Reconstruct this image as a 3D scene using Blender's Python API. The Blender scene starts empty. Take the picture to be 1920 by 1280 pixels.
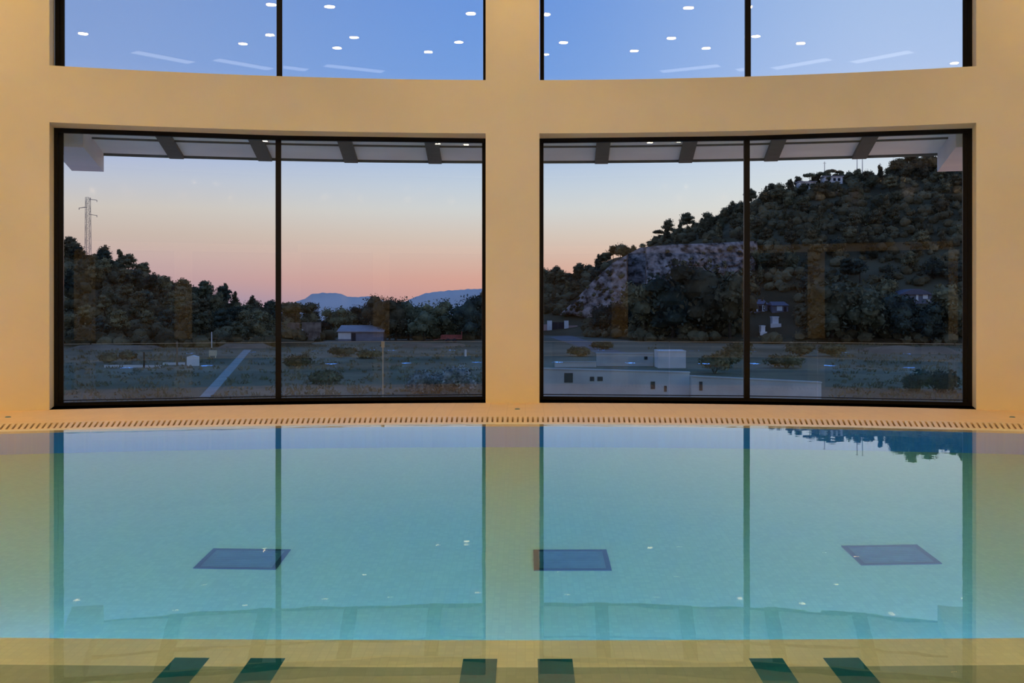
import bpy, math, random
from mathutils import Vector, Matrix, noise

random.seed(7)
S = bpy.context.scene
COL = S.collection
PI = math.pi
F, PX, PY, EYE = 2000.0, 985.0, 563.0, 1.8     # focal length and principal point of the photograph (1920x1280), eye height


def lin(r, g, b, k=1.0):
    f = lambda c: (c / 255 / 12.92 if c / 255 <= 0.04045 else ((c / 255 + 0.055) / 1.055) ** 2.4)
    return (f(r) * k, f(g) * k, f(b) * k, 1.0)


# ------------------------------------------------------------------ mesh helpers
class MB:
    def __init__(s):
        s.v, s.f, s.m = [], [], []

    def add(s, vs, fs, mi=0):
        o = len(s.v)
        s.v += [tuple(v) for v in vs]
        s.f += [tuple(o + i for i in f) for f in fs]
        s.m += [mi] * len(fs)

    def box(s, x0, x1, y0, y1, z0, z1, mi=0):
        s.slab([(x0, y0), (x1, y0), (x1, y1), (x0, y1)], z0, z1, mi)

    def slab(s, q, z0, z1, mi=0):
        n = len(q)
        a = sum(q[i][0] * q[(i + 1) % n][1] - q[(i + 1) % n][0] * q[i][1] for i in range(n))
        if a < 0:
            q = q[::-1]
        vs = [(x, y, z0) for x, y in q] + [(x, y, z1) for x, y in q]
        fs = [tuple(range(n))[::-1], tuple(range(n, 2 * n))] + [(i, (i + 1) % n, n + (i + 1) % n, n + i) for i in range(n)]
        s.add(vs, fs, mi)

    def beam(s, a, b, w, h=None, mi=0):
        a, b = Vector(a), Vector(b)
        h = h or w
        d = (b - a).normalized()
        up = Vector((0, 0, 1)) if abs(d.z) < 0.9 else Vector((0, 1, 0))
        x = d.cross(up).normalized() * (w / 2)
        y = x.cross(d).normalized() * (h / 2)
        vs = [p + sx * x + sy * y for p in (a, b) for sx, sy in ((-1, -1), (1, -1), (1, 1), (-1, 1))]
        s.add(vs, [(3, 2, 1, 0), (4, 5, 6, 7), (0, 1, 5, 4), (1, 2, 6, 5), (2, 3, 7, 6), (3, 0, 4, 7)], mi)

    def tube(s, pts, rads, n=8, mi=0):
        vs, fs = [], []
        for k, (p, r) in enumerate(zip(pts, rads)):
            p = Vector(p)
            d = (Vector(pts[min(k + 1, len(pts) - 1)]) - Vector(pts[max(k - 1, 0)])).normalized()
            up = Vector((1, 0, 0)) if abs(d.x) < 0.9 else Vector((0, 1, 0))
            a = d.cross(up).normalized()
            b = d.cross(a)
            vs += [p + r * (math.cos(2 * PI * i / n) * a + math.sin(2 * PI * i / n) * b) for i in range(n)]
        for k in range(len(pts) - 1):
            fs += [(k * n + i, k * n + (i + 1) % n, (k + 1) * n + (i + 1) % n, (k + 1) * n + i) for i in range(n)]
        fs += [tuple(range(n))[::-1], tuple((len(pts) - 1) * n + i for i in range(n))]
        s.add(vs, fs, mi)

    def lathe(s, prof, c=(0, 0, 0), n=24, mi=0, axis='z'):
        vs = []
        for r, z in prof:
            for i in range(n):
                x, y = r * math.cos(2 * PI * i / n), r * math.sin(2 * PI * i / n)
                p = (x, y, z) if axis == 'z' else (x, z, y)
                vs.append((c[0] + p[0], c[1] + p[1], c[2] + p[2]))
        fs = [(k * n + i, k * n + (i + 1) % n, (k + 1) * n + (i + 1) % n, (k + 1) * n + i) for k in range(len(prof) - 1) for i in range(n)]
        s.add(vs, fs, mi)

    def grid(s, rows, mi=0):
        n = len(rows[0])
        vs = [p for r in rows for p in r]
        fs = [(k * n + i, k * n + i + 1, (k + 1) * n + i + 1, (k + 1) * n + i) for k in range(len(rows) - 1) for i in range(n - 1)]
        s.add(vs, fs, mi)

    def mesh(s, name, mats, smooth=False):
        me = bpy.data.meshes.new(name)
        me.from_pydata(s.v, [], s.f)
        for m in (mats if isinstance(mats, (list, tuple)) else [mats]):
            me.materials.append(m)
        me.polygons.foreach_set('material_index', s.m)
        if smooth:
            me.polygons.foreach_set('use_smooth', [True] * len(me.polygons))
        me.update()
        return me

    def build(s, name, mats, parent=None, smooth=False, loc=None):
        return link(name, s.mesh(name, mats, smooth), parent, loc)


def link(name, data, parent=None, loc=None):
    o = bpy.data.objects.new(name, data)
    COL.objects.link(o)
    if loc is not None:
        o.location = loc
    if parent is not None:
        o.parent = parent
    return o


def tag(o, label=None, cat=None, group=None, kind=None):
    for k, v in (('label', label), ('category', cat), ('group', group), ('kind', kind)):
        if v:
            o[k] = v
    return o


def empty(name, loc=(0, 0, 0)):
    return link(name, None, None, loc)


def struct(o, label=None, cat=None):
    return tag(o, label, cat, None, 'structure')


# ------------------------------------------------------------------ materials
def mat(name):
    m = bpy.data.materials.new(name)
    m.use_nodes = True
    nt = m.node_tree
    nt.nodes.clear()
    out = nt.nodes.new('ShaderNodeOutputMaterial')
    return m, nt, out, (lambda t: nt.nodes.new(t)), nt.links.new


def pbr(name, col, rough=0.6, spec=0.3, metal=0.0, var=0.0, scale=4.0, col2=None, bump=0.0, bscale=40.0, rand=0.0, detail=4.0):
    m, nt, out, N, L = mat(name)
    b = N('ShaderNodeBsdfPrincipled')
    b.inputs['Roughness'].default_value = rough
    b.inputs['Specular IOR Level'].default_value = spec
    b.inputs['Metallic'].default_value = metal
    col = tuple(col[:3]) + (1,)
    src = None
    if var or col2:
        tc = N('ShaderNodeTexCoord')
        nz = N('ShaderNodeTexNoise')
        nz.inputs['Scale'].default_value = scale
        nz.inputs['Detail'].default_value = detail
        L(tc.outputs['Object'], nz.inputs['Vector'])
        r = N('ShaderNodeValToRGB')
        r.color_ramp.elements[0].position = 0.36
        r.color_ramp.elements[1].position = 0.64
        c2 = tuple(col2[:3]) + (1,) if col2 else tuple(c * (1 + var) for c in col[:3]) + (1,)
        r.color_ramp.elements[0].color = tuple(c * (1 - var) for c in col[:3]) + (1,)
        r.color_ramp.elements[1].color = c2
        L(nz.outputs['Fac'], r.inputs['Fac'])
        src = r.outputs['Color']
    if rand:
        oi = N('ShaderNodeObjectInfo')
        h = N('ShaderNodeHueSaturation')
        mr = N('ShaderNodeMapRange')
        mr.inputs['To Min'].default_value = 1 - rand
        mr.inputs['To Max'].default_value = 1 + rand
        L(oi.outputs['Random'], mr.inputs['Value'])
        L(mr.outputs['Result'], h.inputs['Value'])
        mr2 = N('ShaderNodeMapRange')
        mr2.inputs['To Min'].default_value = 0.488
        mr2.inputs['To Max'].default_value = 0.52
        L(oi.outputs['Random'], mr2.inputs['Value'])
        L(mr2.outputs['Result'], h.inputs['Hue'])
        if src:
            L(src, h.inputs['Color'])
        else:
            h.inputs['Color'].default_value = col
        src = h.outputs['Color']
    if src:
        L(src, b.inputs['Base Color'])
    else:
        b.inputs['Base Color'].default_value = col
    if bump:
        tc = N('ShaderNodeTexCoord')
        nz = N('ShaderNodeTexNoise')
        nz.inputs['Scale'].default_value = bscale
        L(tc.outputs['Object'], nz.inputs['Vector'])
        bp = N('ShaderNodeBump')
        bp.inputs['Strength'].default_value = bump
        bp.inputs['Distance'].default_value = 0.01
        L(nz.outputs['Fac'], bp.inputs['Height'])
        L(bp.outputs['Normal'], b.inputs['Normal'])
    L(b.outputs['BSDF'], out.inputs['Surface'])
    return m


def glass_mat(name, tint=(0.95, 0.97, 0.97), refl=1.0):
    m, nt, out, N, L = mat(name)
    g = N('ShaderNodeNewGeometry')
    mr = N('ShaderNodeMapRange')                       # same air-side index on both faces of the pane
    mr.inputs['To Min'].default_value = 1.52
    mr.inputs['To Max'].default_value = 1 / 1.52
    L(g.outputs['Backfacing'], mr.inputs['Value'])
    fr = N('ShaderNodeFresnel')
    L(mr.outputs['Result'], fr.inputs['IOR'])
    mul = N('ShaderNodeMath')
    mul.operation = 'MULTIPLY'
    mul.inputs[1].default_value = refl
    L(fr.outputs['Fac'], mul.inputs[0])
    t = N('ShaderNodeBsdfTransparent')
    t.inputs['Color'].default_value = tint + (1,)
    gl = N('ShaderNodeBsdfGlossy')
    gl.inputs['Roughness'].default_value = 0.0
    mx = N('ShaderNodeMixShader')
    L(mul.outputs[0], mx.inputs['Fac'])
    L(t.outputs[0], mx.inputs[1])
    L(gl.outputs[0], mx.inputs[2])
    L(mx.outputs[0], out.inputs['Surface'])
    return m


def tile_mat(name, col, mortar, size, gap=0.06, rough=0.35, var=0.06, bend=None):
    m, nt, out, N, L = mat(name)
    tc = N('ShaderNodeTexCoord')
    br = N('ShaderNodeTexBrick')
    br.offset = 0.0
    br.inputs['Scale'].default_value = 1.0
    br.inputs['Brick Width'].default_value = size
    br.inputs['Row Height'].default_value = size
    br.inputs['Mortar Size'].default_value = size * gap
    br.inputs['Color1'].default_value = tuple(c * (1 - var) for c in col[:3]) + (1,)
    br.inputs['Color2'].default_value = tuple(c * (1 + var) for c in col[:3]) + (1,)
    br.inputs['Mortar'].default_value = tuple(mortar[:3]) + (1,)
    L(tc.outputs['Object'], br.inputs['Vector'])
    b = N('ShaderNodeBsdfPrincipled')
    b.inputs['Roughness'].default_value = rough
    b.inputs['Specular IOR Level'].default_value = 0.3
    L(br.outputs['Color'], b.inputs['Base Color'])
    L(b.outputs['BSDF'], out.inputs['Surface'])
    return m


def emit(name, col, s):
    m, nt, out, N, L = mat(name)
    e = N('ShaderNodeEmission')
    e.inputs['Color'].default_value = tuple(col[:3]) + (1,)
    e.inputs['Strength'].default_value = s
    L(e.outputs[0], out.inputs['Surface'])
    return m


def water_mat():
    m, nt, out, N, L = mat('pool_water')
    tc = N('ShaderNodeTexCoord')
    mp = N('ShaderNodeMapping')
    mp.inputs['Scale'].default_value = (0.7, 1.0, 1.0)
    L(tc.outputs['Object'], mp.inputs['Vector'])
    nz = N('ShaderNodeTexNoise')
    nz.inputs['Scale'].default_value = 2.2
    nz.inputs['Detail'].default_value = 2.0
    L(mp.outputs['Vector'], nz.inputs['Vector'])
    bp = N('ShaderNodeBump')
    bp.inputs['Strength'].default_value = 0.05
    bp.inputs['Distance'].default_value = 0.012
    L(nz.outputs['Fac'], bp.inputs['Height'])
    g = N('ShaderNodeBsdfGlass')
    g.inputs['IOR'].default_value = 1.333
    g.inputs['Roughness'].default_value = 0.0
    L(bp.outputs['Normal'], g.inputs['Normal'])
    L(g.outputs[0], out.inputs['Surface'])
    va = N('ShaderNodeVolumeAbsorption')
    va.inputs['Color'].default_value = WATER_COL
    va.inputs['Density'].default_value = WATER_DEN
    L(va.outputs[0], out.inputs['Volume'])
    return m


WATER_COL = (0.20, 0.89, 0.90, 1)
WATER_DEN = 0.33

M = {}
M['plaster'] = pbr('plaster', (0.80, 0.695, 0.46), 0.75, 0.2, var=0.03, scale=0.6, bump=0.08, bscale=30)
M['ceil'] = pbr('ceiling_paint', (0.78, 0.74, 0.66), 0.9, 0.1, var=0.02, scale=0.8)
M['deck'] = tile_mat('deck_tile', (0.88, 0.64, 0.36), (0.78, 0.56, 0.31), 0.30, 0.015, 0.7, 0.02)
M['grate'] = pbr('grate_bars', (0.84, 0.64, 0.38), 0.45, 0.3, var=0.05, scale=3)
M['channel'] = pbr('drain_channel', (0.10, 0.07, 0.045), 0.8, 0.1, var=0.1)
M['mosaic'] = tile_mat('pool_mosaic', (0.78, 0.71, 0.50), (0.74, 0.67, 0.47), 0.05, 0.06, 0.3, 0.05)
M['bluemosaic'] = tile_mat('blue_pool_mosaic', (0.13, 0.36, 0.52), (0.16, 0.38, 0.50), 0.05, 0.06, 0.3, 0.05)
M['shelfmosaic'] = tile_mat('shelf_mosaic', (0.90, 0.76, 0.50), (0.85, 0.71, 0.46), 0.05, 0.06, 0.3, 0.04)
M['darkbandmosaic'] = tile_mat('dark_band_mosaic', (0.40, 0.40, 0.27), (0.38, 0.38, 0.26), 0.05, 0.06, 0.3, 0.06)  # dark band across the near shelf, put into the tile colour
M['lane'] = tile_mat('lane_mosaic', (0.004, 0.11, 0.14), (0.008, 0.12, 0.14), 0.05, 0.06, 0.3, 0.1)
M['drain'] = pbr('drain_cover', (0.10, 0.19, 0.22), 0.5, 0.3, var=0.15, scale=5)
M['drainrim'] = pbr('drain_rim', (0.03, 0.06, 0.08), 0.5, 0.3)
M['frame'] = pbr('dark_aluminium', (0.006, 0.005, 0.004), 0.45, 0.2)
M['pane'] = glass_mat('window_glass')
M['rail'] = glass_mat('balustrade_glass', (0.90, 0.95, 0.95), 0.6)
M['steel'] = pbr('steel', (0.55, 0.55, 0.52), 0.35, 0.5, 0.8)
M['soffit'] = pbr('canopy_soffit', (0.80, 0.93, 0.93), 0.7, 0.2, var=0.05, scale=0.7)
M['beam'] = pbr('canopy_beam', (0.72, 0.78, 0.82), 0.7, 0.2, var=0.04, scale=0.7)
M['rib'] = pbr('canopy_rib', (0.125, 0.145, 0.135), 0.7, 0.2, var=0.1)
M['lampwhite'] = pbr('lamp_rim', (0.8, 0.8, 0.78), 0.4, 0.4)
M['lens'] = emit('downlight_lens', (1.0, 0.665, 0.32), 430)
M['lenssoft'] = emit('downlight_lens_soft', (1.0, 0.665, 0.32), 150)
M['addedwash'] = emit('added_wash_lens', (1.0, 0.665, 0.32), 270)  # lens of the unseen lamps added close to the front wall
M['addedside'] = emit('added_side_lens', (1.0, 0.665, 0.32), 800)  # lens of the left side lamps, added to brighten that end
M['lenspool'] = emit('downlight_lens_pool', (1.0, 0.665, 0.32), 1300)
M['panelglow'] = emit('ceiling_panel_glow', (1.0, 0.95, 0.88), 2.2)
M['bluelens'] = emit('pool_lamp_lens', (0.12, 0.30, 1.0), 190)
M['water'] = water_mat()
M['nightglass'] = pbr('dark_glazing', (0.02, 0.022, 0.026), 0.08, 0.5)
M['concrete'] = pbr('concrete', (0.52, 0.53, 0.52), 0.9, 0.1, var=0.18, scale=0.25, bump=0.3, bscale=3)
M['palecon'] = pbr('pale_render', (0.72, 0.70, 0.69), 0.9, 0.1, var=0.1, scale=0.4)
M['darkhole'] = pbr('dark_opening', (0.03, 0.035, 0.045), 0.8, 0.1)
M['ground'] = pbr('dry_grass_ground', (0.15, 0.155, 0.105), 0.95, 0.05, var=0.25, scale=0.05, col2=(0.26, 0.23, 0.165), detail=8)
M['hill'] = pbr('hill_soil', (0.085, 0.072, 0.038), 0.95, 0.05, var=0.3, scale=0.06, col2=(0.14, 0.115, 0.065), detail=8)
def squash_y(m, k):
    nt = m.node_tree
    tc = next(n for n in nt.nodes if n.type == 'TEX_COORD')
    nz = next(n for n in nt.nodes if n.type == 'TEX_NOISE')
    mp = nt.nodes.new('ShaderNodeMapping')
    mp.inputs['Scale'].default_value = (1, k, 1)
    nt.links.new(tc.outputs['Object'], mp.inputs['Vector'])
    nt.links.new(mp.outputs['Vector'], nz.inputs['Vector'])


M['rock'] = pbr('cliff_rock', (0.05, 0.038, 0.030), 0.95, 0.05, var=0.3, scale=0.7, col2=(0.42, 0.32, 0.27), detail=12)
squash_y(M['rock'], 0.12)
M['hazedhill'] = pbr('hazed_mountain', (0.74, 0.64, 0.58), 1.0, 0.0, var=0.06, scale=0.002)  # haze of distance is put into this pale base colour
M['path'] = pbr('concrete_path', (0.34, 0.38, 0.38), 0.9, 0.1, var=0.12, scale=0.3)
M['earth'] = pbr('bare_earth', (0.24, 0.175, 0.125), 0.95, 0.05, var=0.25, scale=0.15)
M['white'] = pbr('white_paint', (0.80, 0.80, 0.80), 0.7, 0.2, var=0.05)
M['cream'] = pbr('cream_paint', (0.62, 0.56, 0.40), 0.7, 0.2, var=0.05)
M['greyroof'] = pbr('grey_roof', (0.36, 0.35, 0.38), 0.7, 0.2, var=0.1, scale=0.8)
M['shedwall'] = pbr('shed_wall', (0.20, 0.20, 0.24), 0.8, 0.1, var=0.12, scale=0.8)
M['stone'] = pbr('old_stone_wall', (0.17, 0.14, 0.12), 0.95, 0.05, var=0.35, scale=0.8, col2=(0.26, 0.22, 0.18))
M['pink'] = pbr('pink_render', (0.50, 0.33, 0.29), 0.9, 0.1, var=0.15, scale=0.5)
M['red'] = pbr('rusty_red', (0.32, 0.09, 0.07), 0.8, 0.1, var=0.2)
M['galv'] = pbr('weathered_galvanised_steel', (0.26, 0.23, 0.24), 0.7, 0.2)
M['bark'] = pbr('bark', (0.055, 0.042, 0.03), 0.95, 0.05, var=0.25, scale=3)
M['wood'] = pbr('weathered_wood', (0.20, 0.16, 0.12), 0.9, 0.1, var=0.15)
M['leafdark'] = pbr('dark_foliage', (0.090, 0.084, 0.048), 0.9, 0.08, var=0.4, scale=0.5, col2=(0.20, 0.18, 0.10), rand=0.45)
M['leafblue'] = pbr('bluish_dark_foliage', (0.030, 0.046, 0.040), 0.9, 0.08, var=0.4, scale=0.5, col2=(0.065, 0.085, 0.062), rand=0.4)
M['leafgreen'] = pbr('olive_foliage', (0.075, 0.085, 0.045), 0.9, 0.08, var=0.45, scale=0.6, col2=(0.16, 0.165, 0.10), rand=0.3)
M['leafsilver'] = pbr('silver_foliage', (0.12, 0.16, 0.16), 0.9, 0.08, var=0.5, scale=1.2, col2=(0.42, 0.46, 0.46), rand=0.2)
M['drygrass'] = pbr('dry_grass', (0.155, 0.16, 0.10), 0.95, 0.05, var=0.2, scale=0.1, col2=(0.25, 0.22, 0.15))
M['darkroof'] = pbr('dark_roof', (0.13, 0.13, 0.17), 0.8, 0.2, var=0.1)
M['scrub'] = pbr('scrub_foliage', (0.080, 0.073, 0.040), 0.95, 0.05, var=0.45, scale=0.12, col2=(0.19, 0.165, 0.09), detail=6)

# ------------------------------------------------------------------ plan geometry: the facade is an arc
K1, R1 = (-0.10, -7.25), 26.0                       # inner face of the front wall
K2 = (-0.10, -13.43)                                # pool edge arcs
RG1, RG0, RC = 30.0, 29.15, 28.81                   # grate outer edge, grate inner edge, pool wall


def P1(phi, r, z=None):
    p = (K1[0] + r * math.sin(phi), K1[1] + r * math.cos(phi))
    return p if z is None else (p[0], p[1], z)


def P2(phi, r, z=None):
    p = (K2[0] + r * math.sin(phi), K2[1] + r * math.cos(phi))
    return p if z is None else (p[0], p[1], z)


def phi_at(x, r):
    t = (x - PX) / F
    a = t * t + 1
    b = -2 * (t * K1[0] + K1[1])
    c = K1[0] ** 2 + K1[1] ** 2 - r * r
    Y = (-b + math.sqrt(b * b - 4 * a * c)) / (2 * a)
    return math.atan2(t * Y - K1[0], Y - K1[1])


def spread(lo, hi, step):
    n = max(1, math.ceil((hi - lo) / step))
    return [lo + (hi - lo) * i / n for i in range(n + 1)]


# ------------------------------------------------------------------ camera
cam = bpy.data.cameras.new('camera')
cam.sensor_width = 36.0
cam.lens = F / 1920 * 36.0
cam.shift_x = (960 - PX) / 1920
cam.shift_y = -(640 - PY) / 1920
cam.clip_end = 20000
co = link('camera', cam, None, (0, 0, EYE))
co.rotation_euler = (PI / 2, 0, 0)
S.camera = co

# ------------------------------------------------------------------ front wall with four openings
RW = R1 + 0.6                                        # inner face of the window frames
WIN = [(101, 522, 911.5, 0.0, 4.735), (1011.5, 1400.5, 1823, 0.0, 4.735),
       (103, 524, 913.5, 5.67, 7.85), (1012.5, 1402.5, 1823, 5.67, 7.85)]
A1L, A1R = phi_at(101, RW), phi_at(911.5, RW)
A2L, A2R = phi_at(1011.5, RW), phi_at(1823, RW)
HALL_X = 11.4
AE = math.asin(HALL_X / R1)
CEIL = 8.3


def wall_front():
    mb = MB()
    cols = [(-AE, A1L, None), (A1L, A1R, 1), (A1R, A2L, None), (A2L, A2R, 1), (A2R, AE, None)]
    zs = [(-0.5, 0.0, 1), (0.0, 4.735, 0), (4.735, 5.67, 1), (5.67, 7.85, 0), (7.85, CEIL, 1)]
    r0, r1 = R1, R1 + 0.95
    for lo, hi, hole in cols:
        ph = spread(lo, hi, math.radians(0.6))
        for z0, z1, solid in zs:
            if hole and not solid:
                continue
            mb.grid([[P1(p, r0, z0) for p in ph], [P1(p, r0, z1) for p in ph]])
            mb.grid([[P1(p, r1, z1) for p in ph], [P1(p, r1, z0) for p in ph]])
            if hole:
                mb.grid([[P1(p, r1, z0) for p in ph], [P1(p, r0, z0) for p in ph]])
                mb.grid([[P1(p, r0, z1) for p in ph], [P1(p, r1, z1) for p in ph]])
        if not hole:
            for p in (lo, hi):
                for z0, z1 in ((0.0, 4.735), (5.67, 7.85)):
                    mb.grid([[P1(p, r0, z0), P1(p, r1, z0)], [P1(p, r0, z1), P1(p, r1, z1)]])
    return struct(mb.build('wall_front', M['plaster']))


wall_front()


def window(idx, spec):
    xl, xm, xr, z0, z1 = spec
    root = struct(empty('window_%d' % idx))
    a, m, b = [Vector(P1(phi_at(x, RW), RW)) for x in (xl, xm, xr)]
    outer_left = xl < 500
    jl, jr = (0.145, 0.07) if outer_left else (0.07, 0.145)
    fr, mu = MB(), MB()
    fd, top, bot, mw = 0.10, 0.075, 0.06, 0.10

    def seg(p, q, o0, o1, n0, n1, z0_, z1_, mb):
        d = (q - p).normalized()
        n = Vector((-d.y, d.x))
        c = [p + d * o0 + n * n0, p + d * o1 + n * n0, p + d * o1 + n * n1, p + d * o0 + n * n1]
        mb.slab([(v.x, v.y) for v in c], z0_, z1_)

    L1, L2 = (m - a).length, (b - m).length
    for p, q, Lg in ((a, m, L1), (m, b, L2)):
        seg(p, q, 0, Lg, 0, fd, z1 - top, z1, fr)
        seg(p, q, 0, Lg, 0, fd, z0, z0 + bot, fr)
        seg(p, q, 0.0, Lg, 0.025, 0.085, z0 + bot + 0.025, z0 + bot + 0.04, fr)
    seg(a, m, 0, jl * 0.45, 0, fd, z0 + bot, z1 - top, fr)
    seg(a, m, jl * 0.45, jl, 0.03, fd - 0.02, z0 + bot, z1 - top, fr)
    seg(m, b, L2 - jr * 0.45, L2, 0, fd, z0 + bot, z1 - top, fr)
    seg(m, b, L2 - jr, L2 - jr * 0.45, 0.03, fd - 0.02, z0 + bot, z1 - top, fr)
    seg(a, m, L1 - mw / 2, L1 + mw / 2, -0.01, fd, z0 + bot, z1 - top, mu)
    fr.build('frame', M['frame'], root)
    mu.build('mullion', M['frame'], root)
    for p, q, o0, o1 in ((a, m, jl, L1 - mw / 2), (m, b, mw / 2, L2 - jr)):
        g = MB()
        seg(p, q, o0, o1, 0.045, 0.065, z0 + bot, z1 - top, g)
        g.build('pane', M['pane'], root)


for i, w in enumerate(WIN):
    window(i + 1, w)

# ------------------------------------------------------------------ deck, grate, pool
PX0, PX1, PNEAR, PSHELF = -10.0, 10.0, 4.0, 6.19
A2E = math.asin((PX1 - K2[0]) / RG1)
BACK_Y = -14.0


def arc_to_wall(phi):
    # from the grate's arc straight on to just behind the wall's inner face
    lo, hi = 28.0, 40.0
    for _ in range(40):
        mid = (lo + hi) / 2
        p = P2(phi, mid)
        if math.hypot(p[0] - K1[0], p[1] - K1[1]) < R1 + 0.62:
            lo = mid
        else:
            hi = mid
    return P2(phi, lo, 0.0)


fl = MB()
ph = spread(-A2E, A2E, math.radians(0.5))
fl.grid([[P2(p, RG1, 0.0) for p in ph], [arc_to_wall(p) for p in ph]])
fl.grid([[P2(p, RG1, -0.3) for p in ph], [P2(p, RG1, 0.0) for p in ph]])
fl.box(-HALL_X, HALL_X, BACK_Y, PNEAR - 0.35, -0.3, 0.0, 1)
for sx in (-1, 1):
    fl.slab([(sx * PX1, PNEAR - 0.35), (sx * HALL_X, PNEAR - 0.35), (sx * HALL_X, 16.6), (sx * PX1, 16.6)], -0.3, 0.0)
struct(fl.build('floor', [M['deck'], tile_mat('dark_deck_tile', (0.22, 0.20, 0.17), (0.16, 0.15, 0.13), 0.30, 0.02, 0.7, 0.05)]))

gr = empty('overflow_grate', P2(0, RG1, 0))
tag(gr, 'curved cream overflow grate with dark slots between pool edge and windows', 'drain grate')
off = Vector(P2(0, RG1, 0))


def shifted(mb):
    mb.v = [(x - off.x, y - off.y, z - off.z) for x, y, z in mb.v]
    return mb


ch = MB()
ch.grid([[P2(p, RG0, -0.09) for p in ph], [P2(p, RG1, -0.09) for p in ph]])
shifted(ch).build('channel', M['channel'], gr).__setitem__('label', 'dark channel under the grate slots')
bars = MB()
for r0, r1 in ((RG0, RG0 + 0.07), (RG1 - 0.07, RG1)):
    bars.grid([[P2(p, r0, 0) for p in ph], [P2(p, r1, 0) for p in ph]])
    bars.grid([[P2(p, r1, 0) for p in ph], [P2(p, r1, -0.09) for p in ph]])
    bars.grid([[P2(p, r0, -0.09) for p in ph], [P2(p, r0, 0) for p in ph]])
K3 = Vector((-0.05, -3.7))
for i in range(-128, 129):
    x = i * 0.0765
    ps = []
    for r in (RG0 + 0.06, RG1 - 0.06):
        # slot bars run square to the edge as it is laid, towards K3
        yy = K2[1] + math.sqrt(max(0, r * r - (x - K2[0]) ** 2))
        ps.append(yy)
    mid = Vector((x, (ps[0] + ps[1]) / 2))
    d = (mid - K3).normalized()
    hl = (ps[1] - ps[0]) / 2 / d.y * 0.995
    n = Vector((d.y, -d.x)) * 0.024
    a, b = mid - d * hl, mid + d * hl
    bars.slab([tuple(a - n), tuple(a + n), tuple(b + n), tuple(b - n)], -0.03, -0.0005)
shifted(bars).build('slot_bars', M['grate'], gr)

DEEP, SHALLOW, WZ = -2.0, -0.5, -0.012
pool = MB()
A2C = lambda r: math.asin((PX1 - K2[0]) / r)
pc = spread(-A2C(RC) * 0.999, A2C(RC) * 0.999, math.radians(0.5))
pool.grid([[P2(p, RC, -0.05) for p in pc], [P2(p, RG0, 0.0) for p in pc]])
pool.grid([[P2(p, RC, DEEP) for p in pc], [P2(p, RC, -0.05) for p in pc]], 1)
pool.grid([[(P2(p, RC)[0], PSHELF, DEEP) for p in pc], [P2(p, RC, DEEP) for p in pc]])
pool.grid([[(PX0, PSHELF, SHALLOW), (PX1, PSHELF, SHALLOW)], [(PX0, PSHELF, DEEP), (PX1, PSHELF, DEEP)]])
pool.grid([[(PX0, 5.76, SHALLOW), (PX1, 5.76, SHALLOW)], [(PX0, PSHELF, SHALLOW), (PX1, PSHELF, SHALLOW)]], 2)
pool.grid([[(PX0, PNEAR, SHALLOW), (PX1, PNEAR, SHALLOW)], [(PX0, 5.76, SHALLOW), (PX1, 5.76, SHALLOW)]], 3)
pool.grid([[(PX0, PNEAR, 0.0), (PX1, PNEAR, 0.0)], [(PX0, PNEAR, SHALLOW), (PX1, PNEAR, SHALLOW)]])
pool.grid([[(PX0, PNEAR - 0.35, 0.0), (PX1, PNEAR - 0.35, 0.0)], [(PX0, PNEAR, 0.0), (PX1, PNEAR, 0.0)]])
for sx in (PX0, PX1):
    pool.grid([[(sx, PNEAR, DEEP), (sx, 14.2, DEEP)], [(sx, PNEAR, 0.0), (sx, 14.2, 0.0)]])
basin = struct(pool.build('pool_basin', [M['mosaic'], M['bluemosaic'], M['shelfmosaic'], M['darkbandmosaic']]), 'cream mosaic swimming pool basin with shallow shelf', 'pool')

for x0, x1 in ((328, 393), (470, 535), (868.5, 932.5), (1008, 1073), (1404, 1467), (1543, 1610)):
    mb = MB()
    ys = 5.885
    a, b = (x0 - PX) / F * ys, (x1 - PX) / F * ys
    mb.box(a, b, PNEAR + 0.02, ys, SHALLOW - 0.01, SHALLOW + 0.004)
    mb.build('lane_line', M['lane'], basin)

wt = MB()
wp = [P2(p, RG0 - 0.01) for p in spread(-A2C(RG0), A2C(RG0), math.radians(1.0))]
poly = [(PX0 - 0.02, PNEAR - 0.02), (PX1 + 0.02, PNEAR - 0.02)] + wp[::-1]
wt.slab(poly, DEEP - 0.35, WZ)
struct(wt.build('water', M['water']), 'still clear pool water mirroring the windows', 'water')

# main drains on the deep floor: placed through the refracting surface
DR = [((400, 1026.5), (547, 1026.5), (375, 1063.5), 'square dark floor drain under water, left of the three drains'),
      ((1000, 1029), (1137, 1029), (999, 1067.5), 'square dark floor drain under water, middle one beside pillar reflection'),
      ((1577, 1021.5), (1722, 1021.5), (1612, 1057.5), 'square pale grey floor drain under water, right of the three drains')]


def under(x, y, depth):
    t = (y - PY) / math.hypot(F, x - PX)
    d = EYE / t
    c = math.cos(math.atan(t)) / 1.333
    d += depth * c / math.sqrt(1 - c * c)
    h = math.hypot(F, x - PX)
    return (x - PX) / h * d, F / h * d


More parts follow.
